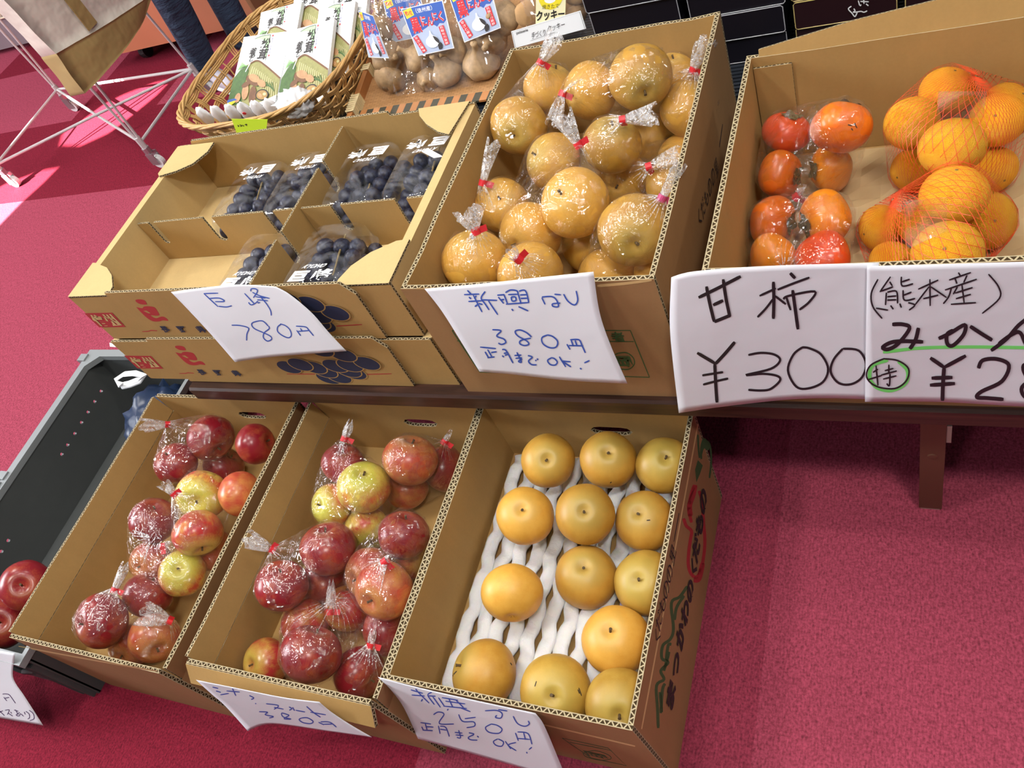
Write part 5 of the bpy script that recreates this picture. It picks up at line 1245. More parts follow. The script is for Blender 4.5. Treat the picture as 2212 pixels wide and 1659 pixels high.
def packet(px, back, label):
    o = -PN * back; q = Quad(*[at_pl(x, y, PP + o, PN) for x, y in px]); b = thing('mushroom_packet', label, 'food packet', q(.5, 1), 'white mushroom rice packets')
    m = MB(); q.slab(m, .010); m.build('packet', PK_W, b); m = MB()
    q.poly(m, [(.26, .05), (.42, .02), (.60, .018), (.60, .06), (.6, .374), (.56, .2), (.5, .1), (.4, .06)], 2)
    q.line(m, [(.26, .05), (.42, .02), (.60, .018)], .008, 7); q.line(m, [(.60, .018), (.60, .37)], .008, 7)
    for t, x, y, w, h in (('松', .41, .06, .2, .14), ('茸', .40, .20, .2, .15), ('釜', .20, .175, .15, .09), ('め', .22, .26, .12, .06), ('し', .24, .31, .08, .06)): q.text(m, t, x, y, x + w, y + h, 7, .03, .03)
    q.ell(m, .655, .035, .018, .013, 10); q.ell(m, .655, .30, .018, .013, 10)
    for k, t in enumerate('贅沢な香味'): q.text(m, t, .635, .06 + .045 * k, .68, .098 + .045 * k, 13, 0)
    q.poly(m, [(.0, .60), (.10, .50), (.22, .42), (.36, .37), (.46, .375), (.60, .43), (.80, .52), (1, .62), (1, .84), (.70, .97), (.40, 1.0), (.0, 1.0)], 3)
    for k in range(14): q.line(m, [(.36 + .045 * k, .44 + .018 * k), (.34 + .05 * k, .62 + .02 * k)], .016, 4)
    q.line(m, [(.30, .40), (.44, .365), (.64, .44), (1, .61)], .022, 5)
    q.poly(m, [(.0, .62), (.10, .50), (.24, .42), (.30, .5), (.26, .7), (.30, .98), (.0, 1.0)], 0)
    for k in range(7): q.line(m, [(.06 + .02 * k, .50 - .012 * k), (.12 + .02 * k, .38 + .01 * k)], .014, 1); q.line(m, [(.55 + .05 * k, .72 - .01 * k), (.75 + .03 * k, .66 + .02 * k)], .014, 0)
    q.poly(m, [(.55, .98), (1, .82), (1, 1), (.45, 1)], 14)
    q.line(m, [(.30, .40), (.24, .52)], .018, 14)
    q.ell(m, .50, .845, .075, .13, 5, -.2); q.ell(m, .45, .64, .17, .065, 5, .25); q.ell(m, .46, .61, .13, .05, 6, .25); q.ell(m, .64, .68, .10, .045, 6, .3); q.ell(m, .33, .80, .07, .11, 6, -.15); q.ell(m, .31, .70, .085, .04, 5, -.3); q.ell(m, .20, .89, .06, .07, 6, .2)
    q.ell(m, .70, .83, .135, .075, 7); q.ell(m, .70, .832, .115, .062, 12); q.ell(m, .66, .84, .05, .025, 6, .4); q.ell(m, .75, .82, .035, .02, 4)
    q.poly(m, [(.0, .93), (.14, .90), (.20, .915), (.06, .98), (0, 1)], 9); q.poly(m, [(.0, .975), (.16, .93), (.17, .96), (.10, 1), (0, 1)], 8)
    m.build('printed_picture', PALL, b)


packet([(527, 80), (626, 67), (594, 236), (492, 228)], 0, 'front left white packet with printed mushrooms in wicker basket')
packet([(626, 67), (722, 40), (702, 222), (598, 238)], -.004, 'front right white packet with printed mushrooms in wicker basket')
packet([(564, 27), (652, 3), (630, 130), (548, 132)], .016, 'white packet standing behind the front left packet, its lettering showing')
packet([(690, 12), (768, 2), (748, 160), (672, 170)], .014, 'white packet at right side of basket behind the front right one')
packet([(640, -35), (730, -60), (705, 110), (618, 120)], .030, 'white packet farthest back in the middle of basket')
packet([(716, -40), (800, -62), (782, 110), (700, 120)], .032, 'white packet farthest back at the right of basket')

SACH = pbr('white_sachet_film', (.82, .82, .84), .3, spec=.6)
for k, (x, y) in enumerate(((440, 247), (470, 243), (499, 239), (528, 236), (556, 232), (583, 228))):
    c = at_z(x, y, SZ + .10); o = put('sachet', crumple('sachet', (0, 0, 0), (.015, .0075, .027), SACH, k * 3.1, .35, 3, 1.6)); o.location = c + V((0, 0, -.006)); o.rotation_euler = (.35, .25, .2)
    tag(o, ('leftmost', 'second', 'third', 'fourth', 'fifth', 'rightmost')[k] + ' small white sachet in the row along front rim of basket', 'sachet', 'white sachets in the basket')
    if k == 3:
        m = MB(); m.lathe([(.0001, .0012), (.004, .001), (.0045, 0)], 10, 0, Matrix.Translation((0, -.0085, .006)) @ Matrix.Rotation(pi / 2, 4, 'X')); d_ = m.build('red_dot', P_REDD); d_.parent = o
o = put('tissue_wad', crumple('tissue_wad', (0, 0, 0), (.042, .030, .026), SACH, 9, .5, 4, 3)); o.location = at_z(638, 222, SZ + .105); tag(o, 'crumpled white plastic wad at foot of the front right packet in basket', 'plastic wrap')
YG = pbr('lime_card', (.62, .85, .03), .6)
q = Quad(*[at_y(x, y, 1.145) for x, y in ((500, 257), (578, 258), (574, 290), (512, 290))]); m = MB(); q.slab(m, .0006); cd = m.build('price_card', YG); tag(cd, 'lime yellow card with black handwriting sticking up behind the grape cartons', 'price card')
cc = crop(380, 0, 5.53); m = MB(); ink(m, [cc(s) for s in ([(735, 1495), (750, 1505), (740, 1515)], [(760, 1490), (785, 1500), (770, 1512)], [(795, 1492), (810, 1510)], [(820, 1490), (850, 1485)], [(835, 1480), (845, 1505)])], lambda x, y: at_y(x, y, 1.1447), 1.5, 0, .0004); m.build('handwriting', BLACK_INK, cd)

# ------------------------------------------------------------------ bamboo tray with bags of garlic
BAM = pbr('bamboo', (.42, .17, .05), .45, var=.3, vscale=25); RATT = pbr('pale_rattan', (.72, .58, .32), .55, var=.15, vscale=60)


def weave():
    m, nt, out = mat('bamboo_weave'); g = N_(nt); p = g('BsdfPrincipled'); g.link(p.outputs[0], out.inputs[0]); p.inputs['Roughness'].default_value = .55
    br = g('TexBrick'); br.offset = .5; g.link(g.coord(), br.inputs['Vector'])
    br.inputs['Color1'].default_value = (.46, .24, .10, 1); br.inputs['Color2'].default_value = (.36, .18, .065, 1); br.inputs['Mortar'].default_value = (.20, .10, .035, 1)
    br.inputs['Scale'].default_value = 60; br.inputs['Mortar Size'].default_value = .02; br.inputs['Brick Width'].default_value = .8; br.inputs['Row Height'].default_value = .25
    g.link(br.outputs['Color'], p.inputs[0]); g.link(g.bump(br.outputs['Fac'], .6, .003), p.inputs['Normal']); return m


ty = thing('bamboo_tray', 'woven bamboo tray with pole sides carrying the garlic bags', 'tray', (-.92, 1.5, SZ))
TN = V((0, 1, .18)).normalized(); T0 = V((0, 1.275, SZ + .014))
tp = lambda x, s, up=0: V((x, T0.y, T0.z)) + TN * s + V((0, -TN.z, TN.y)) * up
tx0, tx1, tl = -1.085, -.655, .42
m = MB(); m.plate([(tx0, 0), (tx1, 0), (tx1, tl), (tx0, tl)], T0, (1, 0, 0), TN, .005, me=0); m.build('woven_mat', weave(), ty)
DKB = pbr('dark_bamboo_strip', (.045, .04, .022), .5)
m = MB(); k = 0; x = tx0
while x < tx1 - .01:
    w = .016; a = [tp(x, -.004, .003), tp(x + w, -.004, .003), tp(x + w + .006, .014, .007), tp(x + .006, .014, .007)]
    m.add(a + [p - V((0, 0, .004)) for p in a], [(0, 1, 2, 3), (0, 4, 5, 1), (1, 5, 6, 2)], k % 2); k += 1; x += w
m.build('woven_edge', [DKB, BAM], ty)
for X in (tx0, tx1 - .012):
    m = MB(); vs = []
    pr = [(0, -.004), (.013, -.004), (.013, .020), (0, .020)]
    m.add([tp(X + a, s, c) for s in (-.012, tl) for a, c in pr], [(0, 1, 2, 3), (7, 6, 5, 4), (0, 4, 5, 1), (1, 5, 6, 2), (2, 6, 7, 3), (3, 7, 4, 0)]); pl = m.build('side_pole', BAM, ty)
    for s0, s1 in ((.0, .05), (.115, .135), (.25, .30), (.36, .38)):
        m = MB(); ns_ = int((s1 - s0) / .006)
        for q in range(max(2, ns_)):
            s = s0 + q * .006; m.tube([tp(X - .002, s, -.006), tp(X + .015, s + .001, -.006), tp(X + .015, s + .003, .0225), tp(X - .002, s + .002, .0225)], .0033, 6, closed=True)
        m.build('rattan_wrap', RATT, pl)

GSK = pbr('garlic_skin', (.42, .27, .14), .55, var=.5, vscale=3); GDK = pbr('garlic_dark', (.20, .12, .06), .7, var=.4, vscale=40)


def bulb_mesh():
    if 'gb' in _fm: return _fm['gb']
    prof = [(.001, -.80), (.22, -.86), (.62, -.70), (.92, -.30), (1.0, .02), (.90, .36), (.62, .66), (.34, .88), (.20, 1.15), (.16, 1.5), (.19, 1.7), (.02, 1.72)]
    m = MB(); m.lathe(prof, 36, 0, None, lambda a, i: 1 + .075 * abs(cos(3.5 * a)) * (2 < i < 8) + .012 * sin(18 * a)); m.lathe([(.001, -.885), (.24, -.88), (.26, -.80)], 14, 1)
    _fm['gb'] = m.mesh('bulb', [GSK, GDK], True); return _fm['gb']


GP, GN = V((0, 1.318, .470)), V((0, -1.6, 1)).normalized()   # the plane the pouches lean in


def garlic_bag(lab_px, bulbs, outline, back, label, full=True):
    off = -GN * back; b = thing('garlic_bag', label, 'bag of garlic', at_pl(*outline[2], GP + off, GN), 'clear pouches of black garlic')
    for x, y, rp, ro in bulbs:
        P = at_pl(x, y, GP + off - GN * .030, GN); r = rp * 1.18 * (P - C0).length / 1800
        o = bpy.data.objects.new('garlic_bulb', bulb_mesh()); COL.objects.link(o); o.location = P; o.scale = (r, r, r * .9); o.rotation_euler = ro
        tag(o, garlic_labels.pop(0), 'garlic', 'garlic bulbs in the pouches')
    m = MB(); n = 14
    tl_, tr_, br_, bl_ = outline; vs = []
    for s in (1, -1):
        for j in range(n + 1):
            for i in range(n + 1):
                u, v = i / n, j / n; x = (1 - v) * ((1 - u) * tl_[0] + u * tr_[0]) + v * ((1 - u) * bl_[0] + u * br_[0]); y = (1 - v) * ((1 - u) * tl_[1] + u * tr_[1]) + v * ((1 - u) * bl_[1] + u * br_[1])
                p = at_pl(x, y, GP + off, GN); bul = sin(pi * u) * sin(pi * min(1, v * .75 + .12)) ** .6
                vs.append(p - GN * .026 + GN * s * (.0345 * max(0, bul) ** .6 if 0 < i < n else .0005) + V((0, 0, .0008 * sin(9 * u + 7 * v))))
    k = (n + 1) ** 2
    for s in (0, 1): m.add([], [], 0)
    m.add(vs, [(s * k + j * (n + 1) + i, s * k + (j + 1) * (n + 1) + i, s * k + (j + 1) * (n + 1) + i + 1, s * k + j * (n + 1) + i + 1) for s in (0, 1) for j in range(n) for i in range(n)])
    m.build('pouch', POUCH, b, True)
    q = Quad(*[at_pl(x, y, GP + off + GN * .0125, GN) for x, y in lab_px]); m = MB(); q.slab(m, .0006, 14)
    q.poly(m, [(.02, .015), (.98, .015), (.98, .40), (.9, .46), (.8, .44), (.72, .5), (.66, .45), (.56, .42), (.46, .47), (.36, .50), (.25, .55), (.12, .56), (.02, .6)], 9)
    q.poly(m, [(.02, .6), (.12, .56), (.25, .55), (.36, .50), (.46, .47), (.56, .42), (.66, .45), (.72, .5), (.8, .44), (.9, .46), (.98, .40), (.98, .985), (.02, .985)], 11)
    q.poly(m, [(.03, .04), (.24, .01), (.26, .17), (.06, .22)], 8); q.text(m, '熟成', .06, .06, .23, .17, 10, .02)
    q.text(m, '（信州産）', .33, .05, .72, .15, 14, .01)
    for bold, c in ((.075, 14), (.03, 10)):
        for t, x0, y0, x1, y1 in (('黒', .10, .22, .34, .55), ('に', .36, .22, .50, .44), ('ん', .51, .26, .66, .46), ('に', .66, .20, .79, .38), ('く', .81, .20, .93, .42)): q.text(m, t, x0, y0, x1, y1, c, bold)
    for (a, c, w, txt) in (((.11, .60), (.22, .95), .13, '甘さと酸味'), ((.82, .50), (.86, .90), .13, '抗酸化力抜群')):
        q.line(m, [a, c], w, 10)
        for k2, t in enumerate(txt): f = (k2 + .5) / len(txt); u, v = a[0] + (c[0] - a[0]) * f, a[1] + (c[1] - a[1]) * f; q.text(m, t, u - .04, v - .026, u + .04, v + .026, 14, 0)
    q.poly(m, [(.50, .55), (.53, .55), (.54, .63), (.64, .70), (.66, .80), (.60, .88), (.50, .90), (.40, .88), (.33, .80), (.36, .71), (.47, .64)], 14, 3); q.poly(m, [(.55, .66), (.63, .70), (.68, .78), (.66, .84), (.58, .76)], 7, 3); q.poly(m, [(.62, .86), (.70, .82), (.74, .88), (.70, .95), (.62, .96)], 7, 3)
    m.build('label', PALL, b)


garlic_labels = ['pale garlic bulb at the bottom of the leftmost garlic pouch', 'brown garlic bulb in the middle of leftmost garlic pouch', 'garlic bulb at the top of leftmost garlic pouch',
                 'garlic bulb low left in the middle garlic pouch', 'garlic bulb low right in the middle garlic pouch, neck up', 'small garlic bulb between the two lower ones in middle pouch', 'garlic bulb behind lower right label corner in middle pouch', 'pale garlic bulb below label of the right garlic pouch', 'brown garlic bulb lowest in right garlic pouch', 'garlic bulb beside label at right edge of right pouch', 'garlic bulb in the back pouch, seen between two labels']
garlic_bag([(774, 22), (806, 34), (840, 126), (796, 124)], [(842, 170, 27, (-1.2, .6, 0)), (838, 125, 28, (.6, 1.2, 0)), (818, 70, 28, (-.4, -.8, 0))], [(762, -30), (840, -45), (905, 200), (826, 212)], 0, 'leftmost clear pouch of garlic with label seen at angle')
garlic_bag([(866, 20), (956, 0), (981, 104), (904, 121)], [(902, 125, 25, (.3, -.6, 0)), (967, 155, 28, (.25, -.2, 0)), (925, 172, 20, (1.2, .4, 0)), (985, 110, 22, (.9, -.9, 0))], [(850, -45), (962, -70), (1012, 188), (905, 205)], 0, 'middle clear pouch of garlic with full blue and white label')
garlic_bag([(966, -18), (1056, -42), (1082, 60), (1003, 92)], [(1058, 82, 30, (1.3, .8, 0)), (1040, 135, 32, (.3, .2, 0)), (1090, 40, 27, (.8, -.4, 0))], [(950, -85), (1075, -110), (1110, 140), (1005, 170)], .004, 'right clear pouch of garlic with label cut by photo edge')
garlic_bag([(826, 0), (905, -18), (930, 75), (850, 92)], [(935, 60, 28, (.2, .5, 0))], [(812, -60), (920, -85), (960, 130), (858, 150)], .055, 'clear pouch of garlic standing behind the leftmost and middle ones')

# ------------------------------------------------------------------ cookies
CK = pbr('baked_cookie', (.45, .26, .11), .8, var=.4, vscale=40)
PCD = pbr('cream_label', (.86, .80, .50), .6); CP, CN = V((0, 1.285, .45)), V((0, -1, .25)).normalized()
cb = thing('cookie_bag', 'clear bag of cookies with yellow label behind the tall pear box', 'bag of cookies', (-.63, 1.35, SZ + .06))
m = MB(); n = 10; ol = [(1120, -45), (1262, -70), (1290, 75), (1130, 100)]; vs = []
for s in (1, -1):
    for j in range(n + 1):
        for i in range(n + 1):
            u, v = i / n, j / n; x = (1 - v) * ((1 - u) * ol[0][0] + u * ol[1][0]) + v * ((1 - u) * ol[3][0] + u * ol[2][0]); y = (1 - v) * ((1 - u) * ol[0][1] + u * ol[1][1]) + v * ((1 - u) * ol[3][1] + u * ol[2][1])
            p = at_pl(x, y, CP - CN * .03, CN); vs.append(p + CN * s * (.022 * (sin(pi * u) * sin(pi * (.1 + .8 * v))) ** .5 if 0 < i < n else .0004))
k = (n + 1) ** 2; m.add(vs, [(s * k + j * (n + 1) + i, s * k + (j + 1) * (n + 1) + i, s * k + (j + 1) * (n + 1) + i + 1, s * k + j * (n + 1) + i + 1) for s in (0, 1) for j in range(n) for i in range(n)])
m.build('pouch', POUCH, cb, True)
q = Quad(*[at_pl(x, y, CP - CN * .0075, CN) for x, y in ((1158, -35), (1224, -40), (1220, 47), (1157, 53))]); m = MB(); q.slab(m, .0006, 0); q.ell(m, .5, .30, .42, .36, 1); q.ell(m, .48, .40, .2, .1, 3)
q.text(m, '焼きたて', .22, .52, .78, .63, 2, .0); q.text(m, 'クッキー', .02, .66, .98, .92, 2, .03); m.build('label', [PCD, P_YEL, P_BLK, WHITE_PRINT], cb)
for k, (x, y) in enumerate(((1140, 30), (1240, 25), (1245, -20))):
    c = at_pl(x, y, CP - CN * .03, CN); o = put('cookie', crumple('cookie', (0, 0, 0), (.024, .024, .010), CK, k * 2.7, .12, 3, 4)); o.location = c; o.rotation_euler = (1.2, .2 * k, .3); tag(o, ('lumpy brown cookie left of yellow label in the cookie bag', 'lumpy brown cookie right of yellow label in the cookie bag', 'brown cookie higher up right of yellow label, at photo top')[k], 'cookie', 'cookies in the clear bag')
q = Quad(*[at_pl(x, y, CP, CN) for x, y in ((1104, 68), (1254, 23), (1266, 62), (1112, 104))]); m = MB(); q.slab(m, .0012, 0)
q.line(m, [(.015, .05), (.985, .05)], .006, 1); q.line(m, [(.015, .05), (.015, .97)], .004, 1); q.line(m, [(.985, .05), (.985, .97)], .004, 1)
q.text(m, 'patisserie', .07, .10, .24, .30, 1, .01); q.text(m, '手づくり', .26, .40, .46, .75, 1, 0, .02); q.text(m, 'クッキー', .50, .28, .74, .62, 1, .0, .02); q.line(m, [(.24, .82), (.60, .72)], .012, 1)
cd = m.build('name_card', [WHITE_PRINT, P_BLK]); tag(cd, 'white name card with black handwriting standing in front of the cookie bag', 'name card')

# ------------------------------------------------------------------ back left: wire trolley, tote bag, cart, person
WIRE = pbr('white_coated_wire', (.55, .52, .52), .35); CHROME = pbr('grey_metal', (.45, .45, .47), .3, metal=.8); WHEEL = pbr('white_wheel', (.75, .75, .75), .4)
tr_ = thing('wire_trolley', 'white wire trolley frame on castors at the back left', 'trolley', (-2.81, 2.04, 0)); zb = .105
A_, B_, C_, D_ = V((-3.235, 2.273, zb)), V((-2.40, 1.80, zb)), V((-3.19, 1.80, zb)), V((-2.425, 2.215, zb))
for nm, pts, r in (('base_rail', [A_, C_], .0055), ('base_rail', [B_, D_], .0055), ('base_rail', [A_, D_], .0055), ('diagonal_rail', [C_, C_.lerp(D_, .5) + V((0, 0, .004)), D_], .0055), ('diagonal_rail', [A_, A_.lerp(B_, .5) + V((0, 0, -.006)), B_], .0055)):
    m = MB(); m.tube(pts, r, 8); m.build(nm, WIRE, tr_)
for c in (A_, B_, C_):
    m = MB()
    for o in (-.02, .02): m.tube([c + V((o * .3, 0, 0)), c + V((o, 0, .25)), c + V((o, 0, .95))], .0045, 8)
    m.build('upright_wires', WIRE, tr_)
m = MB(); m.tube([A_ + V((0, 0, .95)), D_ + V((-.05, -.05, .95)), B_ + V((0, 0, .95)), C_ + V((0, 0, .95))], .006, 8, closed=True); m.build('top_rail', WIRE, tr_)
m = MB(); m.tube([D_, D_ + V((-.05, -.05, .95))], .0045, 8); m.build('upright_wires', WIRE, tr_)
for c in (A_, B_, C_, D_):
    m = MB(); m.tube([c + V((0, 0, -.025)), c + V((0, 0, .02))], .011, 10, 0); m.tube([c + V((0, 0, -.045)), c + V((0, 0, -.022))], .014, 10, 1)
    for s in (-1, 1): m.box((c.x - .010, c.y + s * .012 - .0015, .018), (c.x + .022, c.y + s * .012 + .0015, .062), 1)
    cs = m.build('castor', [WIRE, CHROME], tr_)
    m = MB(); m.tube([V((c.x + .012, c.y - .009, .0225)), V((c.x + .012, c.y + .009, .0225))], .022, 18); m.build('wheel', WHEEL, cs)

CREAM = pbr('cream_canvas', (.62, .54, .47), .7, var=.15, vscale=9, bump=(9, .5, .03)); KHAKI = pbr('khaki_canvas', (.33, .22, .08), .8, var=.15, vscale=9, bump=(8, .5, .03))
tg = thing('tote_bag', 'cream tote bag with khaki base and strap hanging on the wire trolley', 'bag', (-2.34, 1.9, .4))
def bagpt(px, py, off=0): p = at_x(px, py, -2.75); return p + V((off, 0, 0))
def bagpanel(name, outline, mt, bulge, off=0):
    m = MB(); n = 12; tl_, tr2, br_, bl_ = outline; g_ = []
    for s in (1, -1):
        for j in range(n + 1):
            for i in range(n + 1):
                u, v = i / n, j / n; p = (tl_ * (1 - u) + tr2 * u) * (1 - v) + (bl_ * (1 - u) + br_ * u) * v
                g_.append(p + V((off + s * (bulge * (sin(pi * min(1, .08 + .84 * u))) ** .5 + .006 * mnoise.noise(p * 14)), 0, 0)))
    k = (n + 1) ** 2
    m.add(g_, [(s * k + j * (n + 1) + i, s * k + (j + 1) * (n + 1) + i, s * k + (j + 1) * (n + 1) + i + 1, s * k + j * (n + 1) + i + 1) for s in (0, 1) for j in range(n) for i in range(n)])
    rim_ = [j * (n + 1) for j in range(n + 1)] + [n * (n + 1) + i for i in range(1, n + 1)] + [j * (n + 1) + n for j in range(n - 1, -1, -1)] + [i for i in range(n - 1, 0, -1)]
    L = len(rim_); m.add([], []); b0 = 0
    m.f += [[rim_[i], rim_[(i + 1) % L], rim_[(i + 1) % L] + k, rim_[i] + k] for i in range(L)]; m.m += [0] * L; m.uv += [None] * L
    return m.build(name, mt, tg, True)
by0, by1 = bagpt(105, 120).y, bagpt(300, 0).y
zc = .36; bl = at_x(105, 120, -2.30); br = at_x(318, -12, -2.30)
bagpanel('cream_body', (bl + V((0, -.03, .42)), br + V((0, .02, .42)), br, bl), CREAM, .055)
bagpanel('khaki_base', (bl, br, at_x(300, 40, -2.30), at_x(168, 205, -2.30)), KHAKI, .060)
m = MB(); a0 = at_x(200, 58, -2.242); a1 = a0 + V((.004, 0, .40)); m.add([a0 + V((.004, -.022, 0)), a0 + V((.004, .022, 0)), a1 + V((.004, .022, 0)), a1 + V((.004, -.022, 0)), a0 + V((0, -.022, 0)), a0 + V((0, .022, 0)), a1 + V((0, .022, 0)), a1 + V((0, -.022, 0))], [(0, 1, 2, 3), (7, 6, 5, 4), (0, 4, 5, 1), (1, 5, 6, 2), (2, 6, 7, 3), (3, 7, 4, 0)]); m.build('strap', KHAKI, tg)
m = MB(); m.tube([(-2.29, bl.y + .1, bl.z + .4), (-2.30, bl.y + .12, bl.z + .5), (-2.33, bl.y + .2, bl.z + .56), (-2.30, bl.y + .28, bl.z + .5), (-2.29, bl.y + .3, bl.z + .4)], .012, 8, sx=.3); m.build('handle', KHAKI, tg)

ORW = pbr('orange_wood_panel', (.45, .17, .085), .45, var=.12, vscale=6); PALE = pbr('pale_wood_strip', (.50, .38, .18), .6); BRW = pbr('brown_wood_side', (.28, .13, .06), .5)
ct = thing('wooden_cart', 'orange wooden display cart on black castors behind the wire trolley', 'cart', (-2.75, 2.8, 0))
m = MB(); m.box((-3.20, 2.52, .075), (-2.30, 2.54, .90)); m.build('front_panel', ORW, ct)
m = MB(); m.box((-2.30, 2.52, .075), (-2.28, 3.05, .90)); m.build('side_panel', BRW, ct)
m = MB(); m.box((-3.20, 2.54, .085), (-2.30, 3.05, .105)); m.build('bottom_board', BRW, ct)
m = MB(); m.box((-3.20, 2.54, .88), (-2.30, 3.05, .90)); m.build('top_board', ORW, ct)
m = MB(); m.add([(-2.28, 2.70, .075), (-2.28, 2.73, .075), (-2.28, 2.73, .90), (-2.28, 2.70, .90), (-2.272, 2.70, .075), (-2.272, 2.73, .075), (-2.272, 2.73, .90), (-2.272, 2.70, .90)], [(4, 5, 6, 7), (0, 1, 5, 4), (1, 2, 6, 5), (2, 3, 7, 6), (3, 0, 4, 7)]); m.build('pale_strip', PALE, ct)
RUB = pbr('black_rubber', (.012, .012, .014), .5)
for x, y in ((-3.02, 2.60), (-2.38, 2.60), (-3.02, 2.98), (-2.38, 2.98)):
    m = MB(); m.tube([(x - .014, y, .030), (x + .014, y, .030)], .030, 16); m.box((x - .02, y - .02, .055), (x + .02, y + .02, .085)); m.build('castor', RUB, ct)
GRW = pbr('mauve_grey_panel', (.20, .15, .17), .7)
gp = thing('partition_board', 'grey mauve partition board standing on the carpet at far left back', 'partition', (-4.6, 2.97, 0))
m = MB(); m.box((-5.6, 2.955, .03), (-3.6, 2.985, 1.3)); m.build('board', GRW, gp)
m = MB(); [m.box((x, 2.85, 0), (x + .05, 3.09, .03)) for x in (-5.4,)]; m.build('foot', CHROME, gp)
m = MB(); [m.box((x, 2.85, 0), (x + .05, 3.09, .03)) for x in (-3.8,)]; m.build('foot', CHROME, gp)
LACE = pbr('cream_lace', (.66, .55, .42), .8)
m = MB()
for k in range(26):
    x = -4.30 + .016 * k; m.tube([(x, 2.948, .235), (x + .008, 2.946, .205), (x + .016, 2.948, .18)], .003, 5); m.tube([(x + .016, 2.948, .235), (x + .008, 2.945, .205), (x, 2.948, .18)], .003, 5)
m.tube([(-4.30, 2.947, .178), (-3.88, 2.947, .178)], .005, 6); m.tube([(-4.30, 2.947, .238), (-3.88, 2.947, .238)], .005, 6); m.build('lace_trim', LACE, gp)


def skin_body(name, joints, edges, mt, parent=None, sub=2):
    me = bpy.data.meshes.new(name); me.from_pydata([j[:3] for j in joints], edges, []); o = put(name, me, parent); me.materials.append(mt)
    md = o.modifiers.new('skin', 'SKIN'); md.use_smooth_shade = True
    if not me.skin_vertices: me.skin_vertices.new()
    for v, j in zip(me.skin_vertices[0].data, joints): v.radius = (j[3], j[4] if len(j) > 4 else j[3])
    me.skin_vertices[0].data[0].use_root = True
    s = o.modifiers.new('sub', 'SUBSURF'); s.levels = sub; s.render_levels = sub
    return o


SKIN = pbr('skin', (.55, .32, .22), .55, sss=.1); HAIR = pbr('dark_hair', (.02, .015, .012), .5, var=.3, vscale=60); TOP_ = pbr('grey_sweater', (.18, .18, .20), .85, var=.1, vscale=40)


def denim():
    m, nt, out = mat('blue_denim'); g = N_(nt); p = g('BsdfPrincipled'); g.link(p.outputs[0], out.inputs[0]); p.inputs['Roughness'].default_value = .85
    n = g.noise(10, 4, g.coord('Object', (1, 1, .5))); f = g.noise(240, 2, g.coord())
    g.link(g.mix(g.math('ADD', g.math('MULTIPLY', n, .7), g.math('MULTIPLY', f, .3)), (.007, .014, .035), (.035, .07, .13)), p.inputs[0])
    g.link(g.bump(g.noise(26, 3, g.coord('Object', (.6, .6, 1.6))), .8, .02), p.inputs['Normal']); return m


DEN = denim()
fa, fb = V((-2.445, 2.29, 0)), V((-2.33, 2.425, 0)); hipA, hipB = V((-2.335, 2.30, .86)), V((-2.25, 2.41, .86)); ctr = (hipA + hipB) / 2
pe = skin_body('person', [(ctr.x, ctr.y, .92, .12, .10), (ctr.x, ctr.y, 1.10, .11, .09), (ctr.x, ctr.y, 1.30, .13, .09), (ctr.x, ctr.y, 1.42, .06), (ctr.x + .01, ctr.y, 1.50, .05), (ctr.x + .025, ctr.y, 1.58, .085, .09), (ctr.x + .02, ctr.y, 1.68, .07, .08),
    (hipA.x, hipA.y, .84, .075), (-2.36, 2.285, .47, .05), (fa.x, fa.y, .09, .034), (hipB.x, hipB.y, .84, .075), (-2.28, 2.42, .47, .05), (fb.x, fb.y, .09, .034),
    (ctr.x, ctr.y - .15, 1.37, .05), (ctr.x + .08, ctr.y - .20, 1.15, .036), (ctr.x + .28, ctr.y - .14, 1.06, .026), (ctr.x + .34, ctr.y - .12, 1.05, .024), (ctr.x, ctr.y + .15, 1.37, .05), (ctr.x + .08, ctr.y + .20, 1.15, .036), (ctr.x + .28, ctr.y + .14, 1.06, .026), (ctr.x + .34, ctr.y + .12, 1.05, .024)],
    [(0, 1), (1, 2), (2, 3), (3, 4), (4, 5), (5, 6), (0, 7), (7, 8), (8, 9), (0, 10), (10, 11), (11, 12), (2, 13), (13, 14), (14, 15), (15, 16), (2, 17), (17, 18), (18, 19), (19, 20)], SKIN)
tag(pe, 'person in blue jeans standing behind the wicker basket, legs visible from the knee down', 'person')
skin_body('jeans', [(ctr.x, ctr.y, .95, .135, .115), (hipA.x, hipA.y, .82, .098), (-2.345, 2.29, .62, .082), (-2.362, 2.283, .47, .068), (-2.375, 2.28, .36, .064), (-2.40, 2.282, .22, .060), (fa.x + .006, fa.y, .075, .054), (fa.x, fa.y, .04, .055), (hipB.x, hipB.y, .82, .098), (-2.265, 2.42, .62, .082), (-2.28, 2.425, .47, .062), (-2.30, 2.425, .28, .056), (fb.x + .004, fb.y, .075, .054), (fb.x, fb.y, .04, .055)],
    [(0, 1), (1, 2), (2, 3), (3, 4), (4, 5), (5, 6), (6, 7), (0, 8), (8, 9), (9, 10), (10, 11), (11, 12), (12, 13)], DEN, pe)
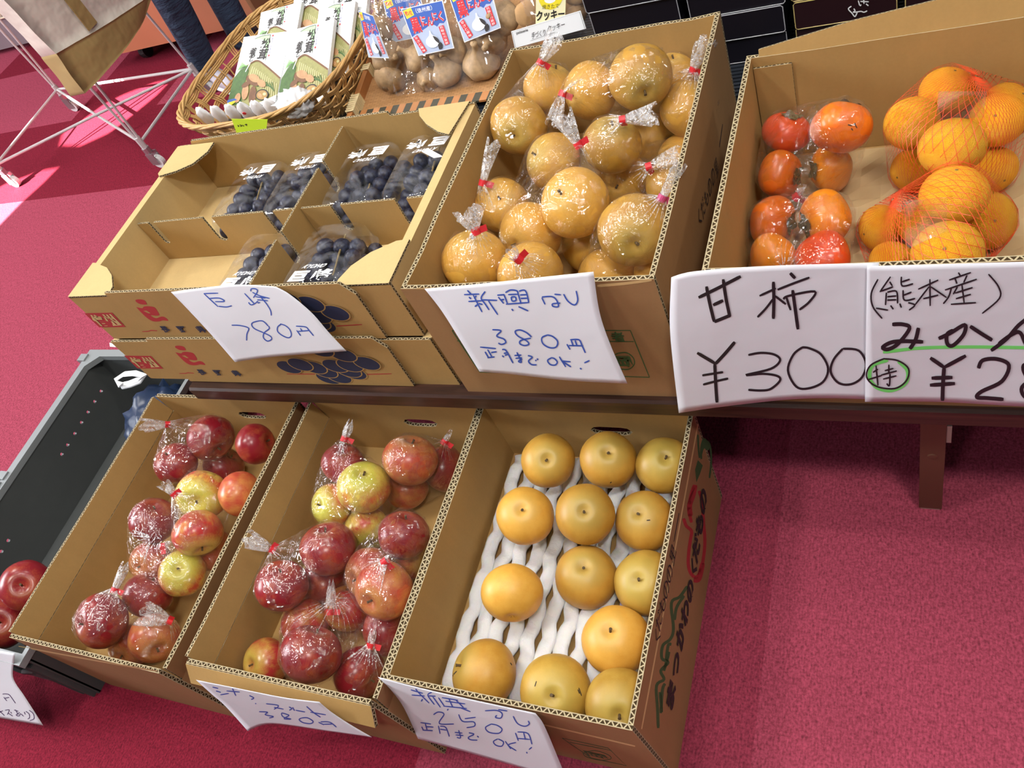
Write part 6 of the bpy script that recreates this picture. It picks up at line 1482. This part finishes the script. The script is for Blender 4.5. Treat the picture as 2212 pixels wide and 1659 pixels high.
skin_body('sweater', [(ctr.x, ctr.y, .92, .145, .12), (ctr.x, ctr.y, 1.10, .13, .105), (ctr.x, ctr.y, 1.30, .145, .105), (ctr.x, ctr.y, 1.41, .075), (ctr.x, ctr.y - .15, 1.37, .062), (ctr.x + .08, ctr.y - .20, 1.15, .048), (ctr.x + .25, ctr.y - .148, 1.07, .038), (ctr.x, ctr.y + .15, 1.37, .062), (ctr.x + .08, ctr.y + .20, 1.15, .048), (ctr.x + .25, ctr.y + .148, 1.07, .038)], [(0, 1), (1, 2), (2, 3), (2, 4), (4, 5), (5, 6), (2, 7), (7, 8), (8, 9)], TOP_, pe)
for nm, base in (('hand', V((ctr.x + .34, ctr.y - .12, 1.05))), ('hand', V((ctr.x + .34, ctr.y + .12, 1.05)))):
    J = [(base.x, base.y, base.z, .022), (base.x + .045, base.y, base.z - .012, .020)]; E_ = [(0, 1)]
    for q in range(4):
        y = base.y - .024 + .016 * q; i = len(J); ln = (.028, .033, .031, .024)[q]
        J += [(base.x + .07, y, base.z - .018, .0085), (base.x + .07 + ln * .7, y, base.z - .034, .008), (base.x + .07 + ln, y, base.z - .058, .0065)]; E_ += [(1, i), (i, i + 1), (i + 1, i + 2)]
    i = len(J); J += [(base.x + .02, base.y - .035 * (1 if base.y > ctr.y else -1), base.z - .012, .010), (base.x + .05, base.y - .048 * (1 if base.y > ctr.y else -1), base.z - .028, .008)]; E_ += [(0, i), (i, i + 1)]
    skin_body(nm, J, E_, SKIN, pe)
o = put('hair', crumple('hair', (ctr.x, ctr.y, 1.69), (.098, .102, .10), HAIR, 5, .06, 4, 3), pe)
m = MB(); hx, hy = ctr.x + .025, ctr.y
for s in (-1, 1): m.lathe([(.0001, .012), (.010, .008), (.013, 0)], 12, 0, Matrix.Translation((hx + .082, hy + s * .032, 1.60)) @ Matrix.Rotation(pi / 2, 4, 'Y'))
m.build('eyes', HAIR, pe)
SHOE = pbr('white_violet_shoe', (.62, .58, .66), .5); SOLE = pbr('white_sole', (.8, .8, .8), .5)
for f in (fa, fb):
    J = [(f.x - .045, f.y + .02, .045, .034), (f.x + .05, f.y - .03, .038, .036), (f.x + .13, f.y - .075, .030, .030), (f.x + .17, f.y - .10, .028, .022)]
    sh = skin_body('shoe', J, [(0, 1), (1, 2), (2, 3)], SHOE, pe)
    m = MB(); m.tube([(f.x - .07, f.y + .03, .009), (f.x + .05, f.y - .03, .009), (f.x + .185, f.y - .11, .009)], [.028, .038, .028], 10, sx=.2); m.build('sole', SOLE, sh)
